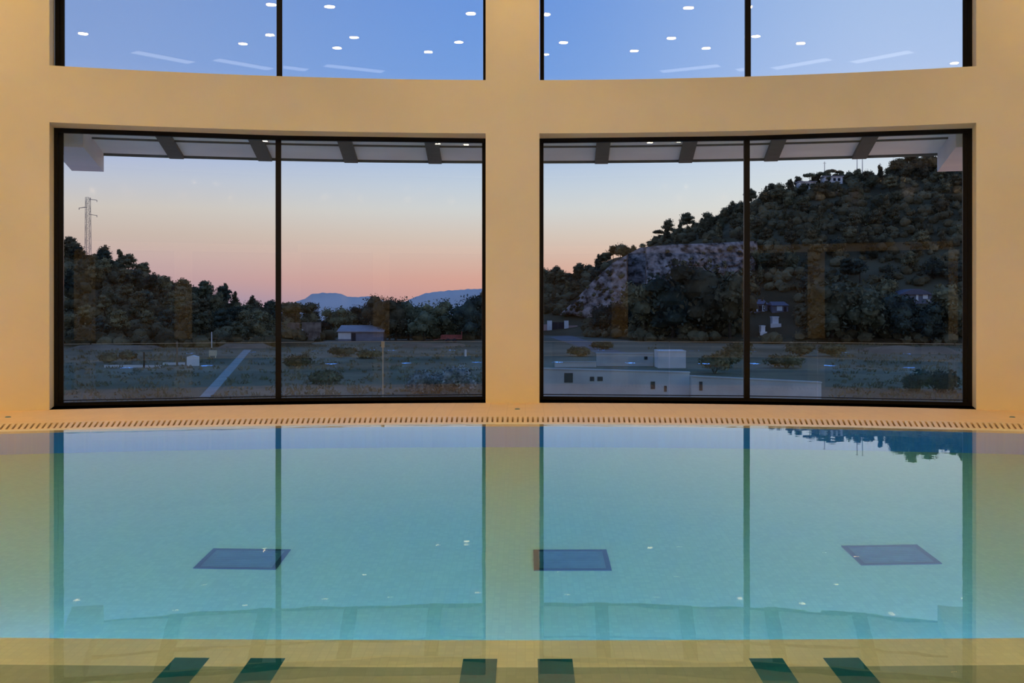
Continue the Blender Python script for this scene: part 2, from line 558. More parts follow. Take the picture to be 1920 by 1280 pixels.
for (p, q, r, lab) in DR:
    ax, ay = under(*p, -DEEP)
    bx, by = under(*q, -DEEP)
    cx, cy = under(*r, -DEEP)
    w = bx - ax
    o = empty('floor_drain', ((ax + bx) / 2, (ay + cy) / 2, DEEP))
    tag(o, lab, 'pool drain', 'main drains on the pool floor')
    hw, hd = w / 2, (ay - cy) / 2
    rim, cov = MB(), MB()
    bw = 0.045
    for x0, x1, y0, y1 in ((-hw, hw, -hd, -hd + bw), (-hw, hw, hd - bw, hd), (-hw, -hw + bw, -hd + bw, hd - bw), (hw - bw, hw, -hd + bw, hd - bw)):
        rim.box(x0, x1, y0, y1, 0.0, 0.022)
    cov.box(-hw + bw, hw - bw, -hd + bw, hd - bw, 0.0, 0.012)
    for k in range(9):
        yy = -hd + bw + (2 * hd - 2 * bw) * (k + 0.5) / 9
        cov.box(-hw + bw + 0.04, hw - bw - 0.04, yy - 0.012, yy + 0.012, 0.012, 0.018)
    rim.build('rim', M['drainrim'], o)
    cov.build('cover', M['drain'], o)

# underwater lamps on the shelf riser, shining at the deep end
for k, x in enumerate((-8.0, -5.6, -3.4, -1.2, 1.0, 3.2, 5.4, 7.8)):
    o = empty('pool_lamp', (x, PSHELF, -1.25))
    tag(o, 'round blue underwater lamp set in the wall of the deep end', 'pool lamp', 'underwater lamps in the pool wall')
    rim, lens = MB(), MB()
    rim.lathe([(0.17, 0.0), (0.22, 0.0), (0.22, 0.02), (0.18, 0.03), (0.17, 0.02)], n=24, axis='y')
    lens.lathe([(0.0001, 0.045), (0.10, 0.040), (0.172, 0.022)], n=24, axis='y')
    rim.build('rim', M['steel'], o)
    lens.build('lens', M['bluelens'], o).__setitem__('label', 'glowing blue lens')

# small fittings on the deck
for x, y, lab in ((15, 782, 'small round deck fitting near the left end of the grate'), (970, 767, 'small round deck fitting in front of the central pillar'),
                  (1898, 782, 'small round deck fitting near the right end of the grate')):
    Y = EYE * F / (y - PY)
    mb = MB()
    mb.lathe([(0.0001, 0.012), (0.03, 0.012), (0.045, 0.004), (0.045, 0.0)], n=16)
    tag(mb.build('deck_fitting', M['drain'], None, True, ((x - PX) / F * Y, Y, 0.0)), lab, 'deck fitting')

# ------------------------------------------------------------------ hall shell
mb = MB()
mb.box(-HALL_X - 0.2, HALL_X + 0.2, BACK_Y - 0.2, 19.9, CEIL, CEIL + 0.2)
struct(mb.build('ceiling', M['ceil']))
for nm, sx in (('wall_left', -1), ('wall_right', 1)):
    mb = MB()
    mb.box(sx * HALL_X, sx * (HALL_X + 0.2), BACK_Y, 17.0, -0.3, CEIL)
    struct(mb.build(nm, M['plaster']))
mb = MB()
mb.box(-4.9, 5.2, BACK_Y - 0.2, BACK_Y, 4.12, 4.5)
mb.box(-HALL_X, HALL_X, BACK_Y - 0.2, BACK_Y, 7.9, CEIL)
for x, w_, h_ in ((-11.0, 0.4, 4.5), (-5.2, 0.45, 4.12), (-0.9, 0.4, 4.12), (5.2, 0.2, 4.12), (11.0, 0.4, 4.5)):
    mb.box(x - w_, x + w_, BACK_Y - 0.2, BACK_Y, 0.0, h_)
mb.box(-4.75, -1.3, BACK_Y - 0.2, BACK_Y - 0.03, 0.0, 3.3, 1)
struct(mb.build('wall_back', [M['plaster'], pbr('brown_panel', (0.26, 0.19, 0.12), 0.6, 0.2, var=0.15, scale=1.5)]))
bw = struct(empty('window_5', (0, BACK_Y - 0.12, 0)))
mb = MB()
mb.box(-HALL_X, HALL_X, -0.04, 0.0, 4.5, 7.9)
mb.box(-HALL_X, HALL_X, -0.04, 0.0, 0.0, 4.5)
mb.build('pane', M['nightglass'], bw)
mb = MB()
for k in range(-5, 6):
    mb.box(k * 2.1 - 0.04, k * 2.1 + 0.04, 0.0, 0.06, 4.5, 7.9)
mb.build('mullion', M['frame'], bw)

# recessed downlights: some mirrored in the glass, some added to light the hall
LAMPS = [(-3.5, 14.6), (-0.35, 14.6), (2.86, 14.6), (-2.9, 11.9), (-0.3, 11.9), (2.4, 11.9),
         (-3.3, 10.7), (-0.95, 10.7), (1.4, 10.7), (3.25, 10.7), (-7.0, 10.0), (6.6, 6.6),
         (-9.6, 12.6), (9.6, 12.2), (-9.4, 8.0), (9.4, 8.4), (-9.4, 3.4), (9.4, 3.2),  # side lamps, added to brighten the ends of the front wall
         (-1.45, 2.2), (-3.6, 1.7), (1.6, 2.0), (4.4, 1.8), (-6.4, -1.0), (-2.2, -1.0), (2.2, -1.0), (6.4, -1.0),  # the row behind the camera is added to light the hall
         (1.0, -5.6), (2.2, -5.6), (-8.55, 15.9), (-0.25, 17.2), (8.35, 15.9)]  # those nearest the front wall are added, unseen, to brighten the piers
rm, lm = MB(), MB()
rm.lathe([(0.11, -0.004), (0.15, -0.012), (0.155, 0.0), (0.11, 0.0)], n=24)
lm.lathe([(0.0001, -0.006), (0.11, -0.006)][::-1], n=24)
rme = rm.mesh('downlight_rim', M['lampwhite'])
lme = {k: lm.mesh('downlight_lens', M[k]) for k in ('lens', 'lenssoft', 'addedside', 'lenspool', 'addedwash')}
for x, y in LAMPS:
    o = empty('recessed_downlight', (x, y, CEIL))
    tag(o, 'round white recessed ceiling downlight mirrored in glass or added unseen to light the hall', 'ceiling light', 'recessed downlights of the hall')
    link('rim', rme, o)
    link('lens', lme['lenspool' if 0 < y < 3 and abs(x) < 9 else 'addedwash' if y > 15 else 'addedside' if x < -9 else 'lenssoft' if y > 15 or abs(x) < 4 and y > 10 else 'lens'], o)

for x, y, a in ((-2.8, 8.4, -0.32), (-4.9, 8.3, -0.4), (2.8, 8.4, 0.32), (4.9, 8.3, 0.4)):
    o = empty('ceiling_panel_light', (x, y, CEIL))
    o.rotation_euler = (0, 0, a)
    tag(o, 'long pale ceiling light panel mirrored as a streak in the upper window glass', 'ceiling light', 'long ceiling panels')
    f_, d_ = MB(), MB()
    for b_ in ((-0.9, 0.9, -0.25, -0.21), (-0.9, 0.9, 0.21, 0.25), (-0.9, -0.86, -0.21, 0.21), (0.86, 0.9, -0.21, 0.21)):
        f_.box(*b_, -0.03, 0.0)
    d_.box(-0.86, 0.86, -0.21, 0.21, -0.015, -0.001)
    f_.build('frame', M['lampwhite'], o)
    d_.build('diffuser', M['panelglow'], o)

# ------------------------------------------------------------------ canopy and balcony outside
RO = 30.65
AC = math.radians(16.4)
AB = math.radians(17.55)
cn = empty('canopy', P1(0, R1 + 0.95, 4.84))
tag(cn, 'grey curved canopy with dark ribs over the balcony outside the windows', 'canopy')
coff = Vector(P1(0, R1 + 0.95, 4.84))


def cshift(mb):
    mb.v = [(x - coff.x, y - coff.y, z - coff.z) for x, y, z in mb.v]
    return mb


def arcslab(mb, p0, p1, r0, r1, z0, z1):
    pp = spread(p0, p1, math.radians(0.7))
    a, b = [[P1(p, r, z) for p in pp] for r, z in ((r0, z0), (r1, z0))], [[P1(p, r, z) for p in pp] for r, z in ((r1, z1), (r0, z1))]
    rows = [a[0], a[1], b[0], b[1], a[0]]
    mb.grid(rows)
    for p in (p0, p1):
        mb.add([P1(p, r0, z0), P1(p, r1, z0), P1(p, r1, z1), P1(p, r0, z1)], [(0, 1, 2, 3)])


sf = MB()
arcslab(sf, -AC, AC, R1 + 0.95, RO, 4.85, 5.05)
cshift(sf).build('soffit', M['soffit'], cn)
for k in range(-4, 5):
    a = math.radians(3.4 * k - 0.1)
    mb = MB()
    arcslab(mb, a - 0.135 / 28.5, a + 0.135 / 28.5, R1 + 0.95, RO - 0.03, 4.78, 4.86)
    cshift(mb).build('rib', M['rib'], cn)
jt = MB()
arcslab(jt, -AC, AC, 28.32, 28.40, 4.82, 4.855)
arcslab(jt, -AC, AC, RO - 0.07, RO, 4.80, 4.855)
cshift(jt).build('joint_strip', M['rib'], cn)
for sg in (-1, 1):
    mb = MB()
    arcslab(mb, min(sg * AC, sg * AB), max(sg * AC, sg * AB), R1 + 0.95, RO, 4.47, 5.05)
    cshift(mb).build('end_beam', M['beam'], cn)

mb = MB()
arcslab(mb, -math.radians(22), math.radians(22), R1 + 0.95, 31.0, -0.6, -0.36)
struct(mb.build('floor_balcony', M['palecon']), 'concrete balcony floor outside the windows', 'balcony')

bl = empty('glass_balustrade', P1(0, 30.6, -0.36))
tag(bl, 'clear frameless glass balustrade along the balcony outside both windows', 'balustrade')
boff = Vector(P1(0, 30.6, -0.36))
edges = [-160, 170, 718, 984, 1255, 1533, 1790, 2100]
for x0, x1 in zip(edges, edges[1:]):
    a, b = Vector(P1(phi_at(x0, 30.6), 30.6)), Vector(P1(phi_at(x1, 30.6), 30.6))
    d = (b - a).normalized()
    n = Vector((-d.y, d.x))
    a, b = a + d * 0.012, b - d * 0.012
    mb = MB()
    mb.slab([tuple(a), tuple(b), tuple(b + n * 0.016), tuple(a + n * 0.016)], -0.36, 0.90)
    mb.v = [(x - boff.x, y - boff.y, z - boff.z) for x, y, z in mb.v]
    mb.build('glass_panel', M['rail'], bl)
    mb = MB()
    mb.slab([tuple(a - n * 0.001), tuple(b - n * 0.001), tuple(b + n * 0.017), tuple(a + n * 0.017)], 0.900, 0.906)
    mb.v = [(x - boff.x, y - boff.y, z - boff.z) for x, y, z in mb.v]
    mb.build('top_edge', M['steel'], bl)
p = P1(phi_at(718, 30.55), 30.55)
mb = MB()
mb.box(p[0] - 0.035, p[0] + 0.035, p[1] - 0.02, p[1] + 0.02, 0.78, 0.915)
mb.box(p[0] - 0.010, p[0] + 0.010, p[1] - 0.012, p[1] + 0.012, -0.36, 0.80)
mb.v = [(x - boff.x, y - boff.y, z - boff.z) for x, y, z in mb.v]
mb.build('clamp_post', M['steel'], bl).__setitem__('label', 'steel clamp post with bright cap')

# ------------------------------------------------------------------ terrain
GZ = -7.0


def interp(x, tab):
    if x <= tab[0][0]:
        return tab[0][1]
    for (a, va), (b, vb) in zip(tab, tab[1:]):
        if x <= b:
            return va + (vb - va) * (x - a) / (b - a)
    return tab[-1][1]


LEFT = [(-400, 430), (-100, 440), (60, 462), (118, 474), (165, 490), (215, 506), (262, 518), (300, 534), (345, 548), (400, 566), (440, 580), (520, 600), (600, 622), (660, 640)]
RIGHT = [(900, 560), (960, 540), (1015, 528), (1080, 522), (1100, 508), (1150, 484), (1200, 470), (1230, 452), (1290, 432), (1340, 416), (1370, 402), (1400, 392), (1440, 368),
         (1500, 350), (1560, 336), (1610, 333), (1660, 334), (1690, 310), (1750, 304), (1850, 296), (2000, 285), (2300, 280)]
RBASE = [(900, 275), (1015, 268), (1100, 258), (1200, 228), (1400, 216), (1900, 206), (2300, 206)]
LBASE, LRIDGE, RRIDGE = 200.0, 275.0, 345.0


def sstep(s):
    s = min(1, max(0, s))
    return s * s * (3 - 2 * s)


def hill_left(X, Y):
    zr = EYE + (PY - interp(PX + F * X / Y, LEFT)) / F * LRIDGE
    if zr <= GZ:
        return GZ - 1
    s = (Y - LBASE) / (LRIDGE - LBASE)
    if s <= 0:
        return GZ - 1 if s < -0.02 else GZ
    z = GZ + (zr - GZ) * (0.5 * min(1, s) + 0.5 * sstep(s))
    if Y > LRIDGE:
        z -= (Y - LRIDGE) * 0.12
    return z + 0.7 * noise.noise(Vector((X * 0.06, Y * 0.06, 1.0))) * min(1, max(0, s * 4))


def hill_right(X, Y):
    x = PX + F * X / Y
    zr = EYE + (PY - interp(x, RIGHT)) / F * RRIDGE
    yb = interp(x, RBASE)
    s = (Y - yb) / (RRIDGE - yb)
    if s <= 0:
        return GZ - 1 if s < -0.02 else GZ
    z = GZ + (zr - GZ) * (0.7 * min(1, s) + 0.3 * sstep(s))
    if Y > RRIDGE:
        z -= (Y - RRIDGE) * 0.15
    return z + 1.0 * noise.noise(Vector((X * 0.05, Y * 0.05, 5.0))) * min(1, max(0, s * 4))


def height(X, Y):
    x = PX + F * X / Y
    return max(GZ, hill_left(X, Y) if x < 700 else GZ, hill_right(X, Y) if x > 890 else GZ)


def hit(x, y, y0=60.0, y1=420.0):
    t, e = (x - PX) / F, (PY - y) / F
    Y = y0
    while Y < y1:
        if EYE + e * Y <= height(t * Y, Y):
            return Vector((t * Y, Y, height(t * Y, Y)))
        Y += 0.5
    return Vector((t * y1, y1, height(t * y1, y1)))


mb = MB()
rows = []
for Y in (28, 60, 100, 150, 220, 320, 430):
    rows.append([(t * Y, Y, GZ) for t in [i / 20 for i in range(-18, 19)]])
mb.grid(rows)
struct(mb.build('ground', M['ground']), 'dry grassy valley floor beyond the balcony', 'ground')

for nm, fn, x0, x1, ya, yb, lab in (('hill', hill_left, -400, 660, LBASE, 330, 'wooded hill seen through the left window'),
                                    ('hill', hill_right, 890, 2300, 204, 420, 'tall wooded hill filling the right window')):
    mb = MB()
    rows = []
    xs = spread(x0, x1, 12)
    for k in range(70):
        rows.append([])
        for x in xs:
            a = interp(x, RBASE) if fn is hill_right else LBASE
            Y = a + (yb - a) * k / 69
            X = (x - PX) / F * Y
            rows[-1].append((X, Y, fn(X, Y) if k else GZ - 0.3))
    mb.grid(rows)
    struct(mb.build(nm, M['hill'], None, True), lab, 'hill')

# cliff: an old quarry face on the right hill
CT = [(1050, 588), (1075, 566), (1110, 528), (1150, 492), (1200, 464), (1260, 458), (1330, 456), (1400, 452), (1420, 452)]
CB = [(1050, 592), (1075, 590), (1110, 600), (1200, 606), (1300, 590), (1350, 560), (1400, 530), (1420, 500)]
mb = MB()
rows = []
for k in range(101):
    w = k / 100
    row = []
    for x in spread(1050, 1420, 2.5):
        yt, ybm = interp(x, CT), interp(x, CB)
        ht, hb = hit(x, yt), hit(x, ybm)
        e = ybm + (yt - ybm) * w
        Y = hb.y + (ht.y - hb.y) * w * 0.4 - (3.0 + 5.0 * math.sin(PI * w) ** 0.6) * min(1, (x - 1050) / 25, (1420 - x) / 20)
        t = (x - PX) / F
        q = Vector((t * Y, Y, EYE + (PY - e) / F * Y))
        n_ = noise.turbulence(Vector((q.x * 0.16, 3.0, q.z * 0.20)), 5, True)
        q.y -= (n_ - 0.6) * 5.0 * min(1, 3 * w, 3 * (1 - w))
        row.append(tuple(q))
    rows.append(row)
rows.append([tuple(hit(x, interp(x, CT)) - Vector((0, 0, 0.3))) for x in spread(1050, 1420, 2.5)])
CLIFF = [p for r in rows[4:-6] for p in r]
mb.grid(rows)
struct(mb.build('cliff', M['rock']), 'bare grey brown rock cliff on the right hill', 'cliff')

# far mountains
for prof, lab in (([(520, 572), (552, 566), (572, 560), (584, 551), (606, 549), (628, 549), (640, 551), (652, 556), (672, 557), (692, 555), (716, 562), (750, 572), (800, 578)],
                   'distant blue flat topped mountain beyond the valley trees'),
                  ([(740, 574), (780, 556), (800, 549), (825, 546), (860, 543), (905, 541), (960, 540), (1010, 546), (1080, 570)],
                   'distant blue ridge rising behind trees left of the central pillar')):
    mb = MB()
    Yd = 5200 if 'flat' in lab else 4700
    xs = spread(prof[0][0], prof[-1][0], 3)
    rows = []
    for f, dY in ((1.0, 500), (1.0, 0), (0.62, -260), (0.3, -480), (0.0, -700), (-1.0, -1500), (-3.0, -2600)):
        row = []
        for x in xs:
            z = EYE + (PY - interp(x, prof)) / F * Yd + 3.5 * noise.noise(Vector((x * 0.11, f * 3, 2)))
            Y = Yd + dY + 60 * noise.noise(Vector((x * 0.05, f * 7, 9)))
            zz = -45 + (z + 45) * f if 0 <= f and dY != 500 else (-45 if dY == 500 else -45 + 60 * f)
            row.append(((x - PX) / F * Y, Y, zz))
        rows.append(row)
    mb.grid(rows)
    struct(mb.build('mountain', M['hazedhill'], None, True), lab, 'mountain')

# ------------------------------------------------------------------ vegetation
ICO = None


def ico():
    global ICO
    if ICO is None:
        import bmesh
        bm = bmesh.new()
        bmesh.ops.create_icosphere(bm, subdivisions=2, radius=1.0)
        ICO = ([v.co.copy() for v in bm.verts], [tuple(v.index for v in f.verts) for f in bm.faces])
        bm.free()
    return ICO


def clump(mb, c, r, n, s, rng, mi=0, core=0.66):
    vs, fs = ico()
    c = Vector(c)
    r = Vector(r)
    sd = rng.random() * 50
    out = []
    for v in vs:
        k = core * (1 + 0.35 * noise.noise(v * 1.6 + Vector((sd, 0, 0))))
        out.append(c + Vector((v.x * r.x, v.y * r.y, v.z * r.z)) * k)
    mb.add(out, fs, mi)
    for _ in range(n):
        d = Vector((rng.gauss(0, 1), rng.gauss(0, 1), rng.gauss(0, 1))).normalized()
        k = rng.uniform(0.72, 1.12)
        p = c + Vector((d.x * r.x, d.y * r.y, d.z * r.z)) * k
        a = Vector((rng.gauss(0, 1), rng.gauss(0, 1), rng.gauss(0, 1))).normalized()
        b = a.cross(d).normalized()
        a = (a + d * 0.4).normalized()
        q = s * rng.uniform(0.6, 1.4)
        mb.add([p - a * q * 0.5 - b * q * 0.28, p - a * q * 0.2 + b * q * 0.3, p + a * q * 0.6, p + a * q * 0.1 - b * q * 0.34], [(0, 1, 2, 3)], mi)


def crown_bm(kind, H, W, rng, dens=1.0, leaf=0.45, mb=None, mi=0):
    mb = mb or MB()
    if kind == 'pine':                               # open crown of flattened clumps on the upper part
        n = 9
        for i in range(n):
            a = 2 * PI * i / n * 2.4 + rng.random()
            z = H * (0.50 + 0.44 * i / (n - 1))
            rad = W * 0.5 * (0.62 if i < n - 3 else 0.32) * rng.uniform(0.6, 1.0)
            r = W * rng.uniform(0.20, 0.29)
            clump(mb, (math.cos(a) * rad, math.sin(a) * rad, z), (r, r, r * 0.62), int(85 * dens), leaf, rng, mi)
        clump(mb, (0, 0, H * 0.74), (W * 0.30, W * 0.30, H * 0.17), int(90 * dens), leaf, rng, mi)
    elif kind == 'umbrella':
        for i in range(8):
            a = 2 * PI * i / 8 + rng.random() * 0.5
            rad = W * 0.33 * rng.uniform(0.7, 1.1)
            r = W * rng.uniform(0.18, 0.25)
            clump(mb, (math.cos(a) * rad, math.sin(a) * rad, H * rng.uniform(0.76, 0.86)), (r, r, r * 0.5), int(80 * dens), leaf, rng, mi)
        clump(mb, (0, 0, H * 0.88), (W * 0.3, W * 0.3, H * 0.1), int(80 * dens), leaf, rng, mi)
    elif kind == 'tall':
        for i in range(9):
            t = i / 8
            r = W * 0.5 * (0.85 - 0.62 * t) * rng.uniform(0.8, 1.1)
            a = rng.random() * 6.28
            clump(mb, (math.cos(a) * W * 0.1, math.sin(a) * W * 0.1, H * (0.26 + 0.66 * t)), (r, r, H * 0.12), int(80 * dens), leaf, rng, mi)
    else:                                            # dense round crown
        for i in range(9):
            a = 2 * PI * i / 9 * 1.6 + rng.random()
            z = H * (0.24 + 0.54 * rng.random())
            rad = W * 0.30 * rng.uniform(0.5, 1.0)
            r = W * rng.uniform(0.20, 0.28)
            clump(mb, (math.cos(a) * rad, math.sin(a) * rad, z), (r, r, r * 0.85), int(85 * dens), leaf, rng, mi)
        clump(mb, (0, 0, H * 0.54), (W * 0.38, W * 0.38, H * 0.40), int(150 * dens), leaf, rng, mi)
    return mb


def trunk_bm(kind, H, W, rng, mb=None, mi=0):
    mb = mb or MB()
    top = H * (0.84 if kind != 'round' else 0.6)
    lean = rng.uniform(-0.05, 0.05) * H
    r = 0.022 * H
    pts = [(0, 0, -0.4), (lean * 0.2, 0, top * 0.3), (lean * 0.7, lean * 0.3, top * 0.65), (lean, lean * 0.2, top)]
    mb.tube(pts, [r * 1.25, r, r * 0.7, r * 0.3], 7, mi)
    for k in range(4):
        a = k * 1.7 + rng.random()
        z = top * (0.5 + 0.12 * k)
        mb.tube([(lean * 0.5, 0, z), (math.cos(a) * W * 0.16, math.sin(a) * W * 0.16, z + H * 0.06), (math.cos(a) * W * 0.3, math.sin(a) * W * 0.3, z + H * 0.10)],
                [r * 0.5, r * 0.35, r * 0.15], 5, mi)
    return mb


PROTO = {}


def proto(kind, leafmat, v):
    key = (kind, leafmat, v)
    if key not in PROTO:
        rng = random.Random(hash((len(kind), len(leafmat), v)) & 0xffff)
        H, W = 7.0, {'pine': 5.4, 'umbrella': 5.6, 'tall': 4.2, 'round': 6.0}[kind]
        mb = trunk_bm(kind, H, W, rng, None, 1)
        crown_bm(kind, H, W, rng, 1.0, 0.46, mb, 0)
        PROTO[key] = mb.mesh('tree_%s_%d' % (kind, v), [M[leafmat], M['bark']])
    return PROTO[key]


def far_tree(name, kind, leafmat, pos, h, label, group, rng, cat='tree'):
    o = link(name, proto(kind, leafmat, rng.randrange(4)), None, (pos[0], pos[1], pos[2] - 0.25))
    k = h / 7.0
    o.scale = (k * rng.uniform(0.9, 1.15), k * rng.uniform(0.9, 1.15), k)
    o.rotation_euler = (0, 0, rng.random() * 6.28)
    tag(o, label, cat, group)
    return o


rng = random.Random(21)


def scatter(n, xr, sr, fn_pos, mind, ok=lambda x, s: True):
    pts, tries = [], 0
    while len(pts) < n and tries < n * 60:
        tries += 1
        x, s = rng.uniform(*xr), rng.uniform(*sr)
        if not ok(x, s):
            continue
        p = fn_pos(x, s)
        if all((p - q).length > mind for q in pts):
            pts.append(p)
    return pts


def pos_left(x, s):
    Y = LBASE + (LRIDGE - LBASE) * s
    X = (x - PX) / F * Y
    return Vector((X, Y, height(X, Y)))


def pos_right(x, s):
    a = interp(x, RBASE)
    Y = a + (RRIDGE - a) * s
    X = (x - PX) / F * Y
    return Vector((X, Y, height(X, Y)))


def pix(p):
    return PX + F * p.x / p.y, PY - F * (p.z - EYE) / p.y


LL = 'dark evergreen tree in the dense wood covering the left hill'
for p in scatter(78, (70, 560), (0.06, 0.98), pos_left, 3.6, lambda x, s: x < 500 or s > 0.65):
    far_tree('evergreen_tree', rng.choice(['pine', 'round', 'pine', 'tall']), rng.choice(['leafdark', 'leafdark', 'leafblue', 'leafgreen']), p, rng.uniform(4.2, 6.2), LL, 'trees covering the left hill', rng)
# silhouette trees along the left ridge
for k, (x, y, kind, h) in enumerate([(128, 457, 'pine', 5), (148, 464, 'round', 4), (178, 476, 'pine', 4.5), (218, 482, 'round', 5.5), (262, 496, 'pine', 5), (295, 515, 'round', 4.5),
                                     (343, 524, 'pine', 5.5), (366, 541, 'tall', 4), (391, 541, 'round', 5), (408, 552, 'pine', 4)]):
    Y = LRIDGE - 4
    X = (x - PX) / F * Y
    z = EYE + (PY - y) / F * Y - h * 0.96
    far_tree('ridge_tree', kind, 'leafdark', (X, Y, min(z, height(X, Y))), max(h, EYE + (PY - y) / F * Y - min(z, height(X, Y))),
             ['leftmost dark pine on the crest of the left hill', 'small round tree between first pine and pylon on left crest', 'dark pine just right of the pylon foot on left crest',
              'bushy round crown standing up on the left crest beyond the pylon', 'pine standing alone on the falling left crest', 'low round tree midway down the left crest',
              'broad dark pine on the lower left crest', 'narrow tree in the gap on the lower left crest', 'round dark tree near the end of the left crest',
              'last small pine where left crest meets the valley'][k], None, rng)



def ok_right(x, s):
    p = pos_right(x, s)
    px, py = pix(p)
    if 1060 < px < 1200 and interp(px, CT) < py < interp(px, CB) + 2:
        return False
    if 1200 <= px < 1405 and 458 < py < 520:
        return False
    if 1402 < px < 1495 and 548 < py < 640:
        return False
    if 1672 < px < 1775 and 535 < py < 585:
        return False
    if px < 1100 and 590 < py:
        return False
    return True


UP = 'dark evergreen tree on the upper slope of the right hill'
LO = 'dark evergreen tree crowded around the foot of the right hill'
for p in scatter(160, (1008, 1835), (0.03, 0.99), pos_right, 3.4, ok_right):
    px, py = pix(p)
    up = py < 500
    blue = px > 1500 and py > 480 and rng.random() < 0.6
    far_tree('hill_tree', rng.choice(['pine', 'round', 'round', 'pine', 'tall']), 'leafblue' if blue else rng.choice(['leafdark', 'leafdark', 'leafgreen']), p,
             rng.uniform(4.2, 6.4), UP if up else LO, 'trees on the upper right hill' if up else 'trees at the foot of the right hill', rng)
# big dark trees in front of the cliff and on the slope
for k, (x, yb, h, kind, lm_, lab) in enumerate([
        (1210, 632, 13, 'round', 'leafdark', 'large dark tree below the cliff, left of the cluster in front of it'),
        (1262, 634, 15, 'round', 'leafblue', 'large dark tree in the middle of the cluster below the cliff'),
        (1318, 632, 18, 'round', 'leafdark', 'tallest dark tree overlapping the middle of the cliff'),
        (1368, 634, 15, 'round', 'leafdark', 'dark tree below the cliff beside the right window mullion'),
        (1125, 618, 7, 'round', 'leafblue', 'low bluish dark tree left of the cliff foot beside pink wall'),
        (1165, 626, 8, 'round', 'leafblue', 'bluish dark tree under the left end of the cliff'),
        (1190, 610, 6, 'tall', 'leafblue', 'narrow dark tree rising against the pale cliff foot'),
        (1120, 536, 6, 'round', 'leafblue', 'dark rounded tree standing at the upper left edge of the cliff'),
        (1560, 640, 14, 'round', 'leafgreen', 'tall pale green loose tree right of the small white houses'),
        (1625, 640, 13, 'round', 'leafgreen', 'olive leafy tree standing beside the tall pale green tree'),
        (1690, 640, 10, 'round', 'leafblue', 'very dark bushy tree in front of the arched roof house'),
        (1745, 642, 9, 'round', 'leafblue', 'dark bushy tree below the arched roof house near window edge'),
        (1790, 640, 12, 'round', 'leafdark', 'dark tree at the right edge of the right window')]):
    p = hit(x, yb)
    far_tree('broad_tree', kind, lm_, p, h, lab, None, rng)
# silhouette trees along the right crest
for k, (x, y, kind, h, lab) in enumerate([
        (1035, 510, 'pine', 5, 'leftmost pine of the right hill crest beside the pillar'), (1062, 505, 'round', 5, 'round tree on the crest just right of the pillar'),
        (1103, 490, 'round', 4.5, 'round tree where the right crest begins to climb'), (1138, 466, 'round', 4.5, 'round dark tree left of the pointed crest tree'),
        (1163, 450, 'round', 5, 'pointed bushy tree above the cliff on the right crest'), (1188, 456, 'round', 3.5, 'low tree behind the pointed bushy crest tree'),
        (1088, 497, 'pine', 4, 'small pine on the low crest beyond the pink gateway'), (1122, 478, 'round', 4.5, 'round crest tree left of the rising cliff top'), (1150, 460, 'pine', 4.5, 'pine on the crest just left of the pointed tree'),
        (1176, 457, 'round', 3.5, 'low round tree just right of the pointed crest tree'), (1205, 452, 'round', 3.5, 'low crest bush tree above the cliff top'), (1220, 446, 'round', 3.5, 'low tree on the crest left of the umbrella pine'),
        (1250, 432, 'round', 3, 'small tree on the crest right of the umbrella pine'), (1279, 424, 'round', 3, 'small tree on the crest below the pole with crossbar'), (1309, 412, 'round', 4, 'tree on the crest left of the broad round tree'),
        (1355, 396, 'round', 4, 'crest tree in the dip right of the broad round tree'),
        (1235, 428, 'umbrella', 5, 'lone umbrella pine sticking up from the right crest'), (1265, 424, 'round', 3, 'low bushy tree beside the two crest poles'),
        (1292, 420, 'round', 3.5, 'small round tree on the crest right of two poles'), (1328, 398, 'round', 5, 'broad round tree on the crest left of mullion'),
        (1342, 400, 'round', 4, 'round tree leaning against the broad crest tree'), (1376, 380, 'round', 5.5, 'tall round crest tree just left of the mullion'),
        (1392, 384, 'round', 4, 'dark crest tree touching the mullion'), (1434, 356, 'round', 5, 'round crest tree just right of the mullion'),
        (1455, 348, 'round', 4, 'second round crest tree right of the mullion'), (1482, 336, 'pine', 4.5, 'pine on the crest left of the white hilltop house'),
        (1497, 330, 'pine', 4, 'pine directly left of the white hilltop house'), (1518, 322, 'umbrella', 4.5, 'umbrella pine over the first white hilltop house'),
        (1540, 320, 'umbrella', 4, 'umbrella pine between the two white hilltop houses'), (1558, 315, 'umbrella', 4.5, 'umbrella pine over the second white hilltop house'),
        (1574, 317, 'umbrella', 4, 'last umbrella pine right of the white hilltop houses'), (1607, 312, 'round', 4.5, 'round tree below the twin masts on the crest'),
        (1632, 318, 'round', 3, 'low tree right of the twin masts on the crest'), (1668, 306, 'round', 4.5, 'tree on the crest step below the highest trees'),
        (1684, 293, 'round', 5.5, 'high dark tree on the summit under the canopy edge'), (1712, 290, 'round', 5.5, 'second high dark tree on the summit under the canopy'),
        (1738, 289, 'pine', 5, 'high dark pine on the summit beside the canopy end')]):
    Y = RRIDGE - 5
    X = (x - PX) / F * Y
    zt = EYE + (PY - y) / F * Y
    zb = min(zt - h * 0.97, height(X, Y))
    far_tree('crest_tree', kind, 'leafdark', (X, Y, zb), zt - zb, lab, None, rng)

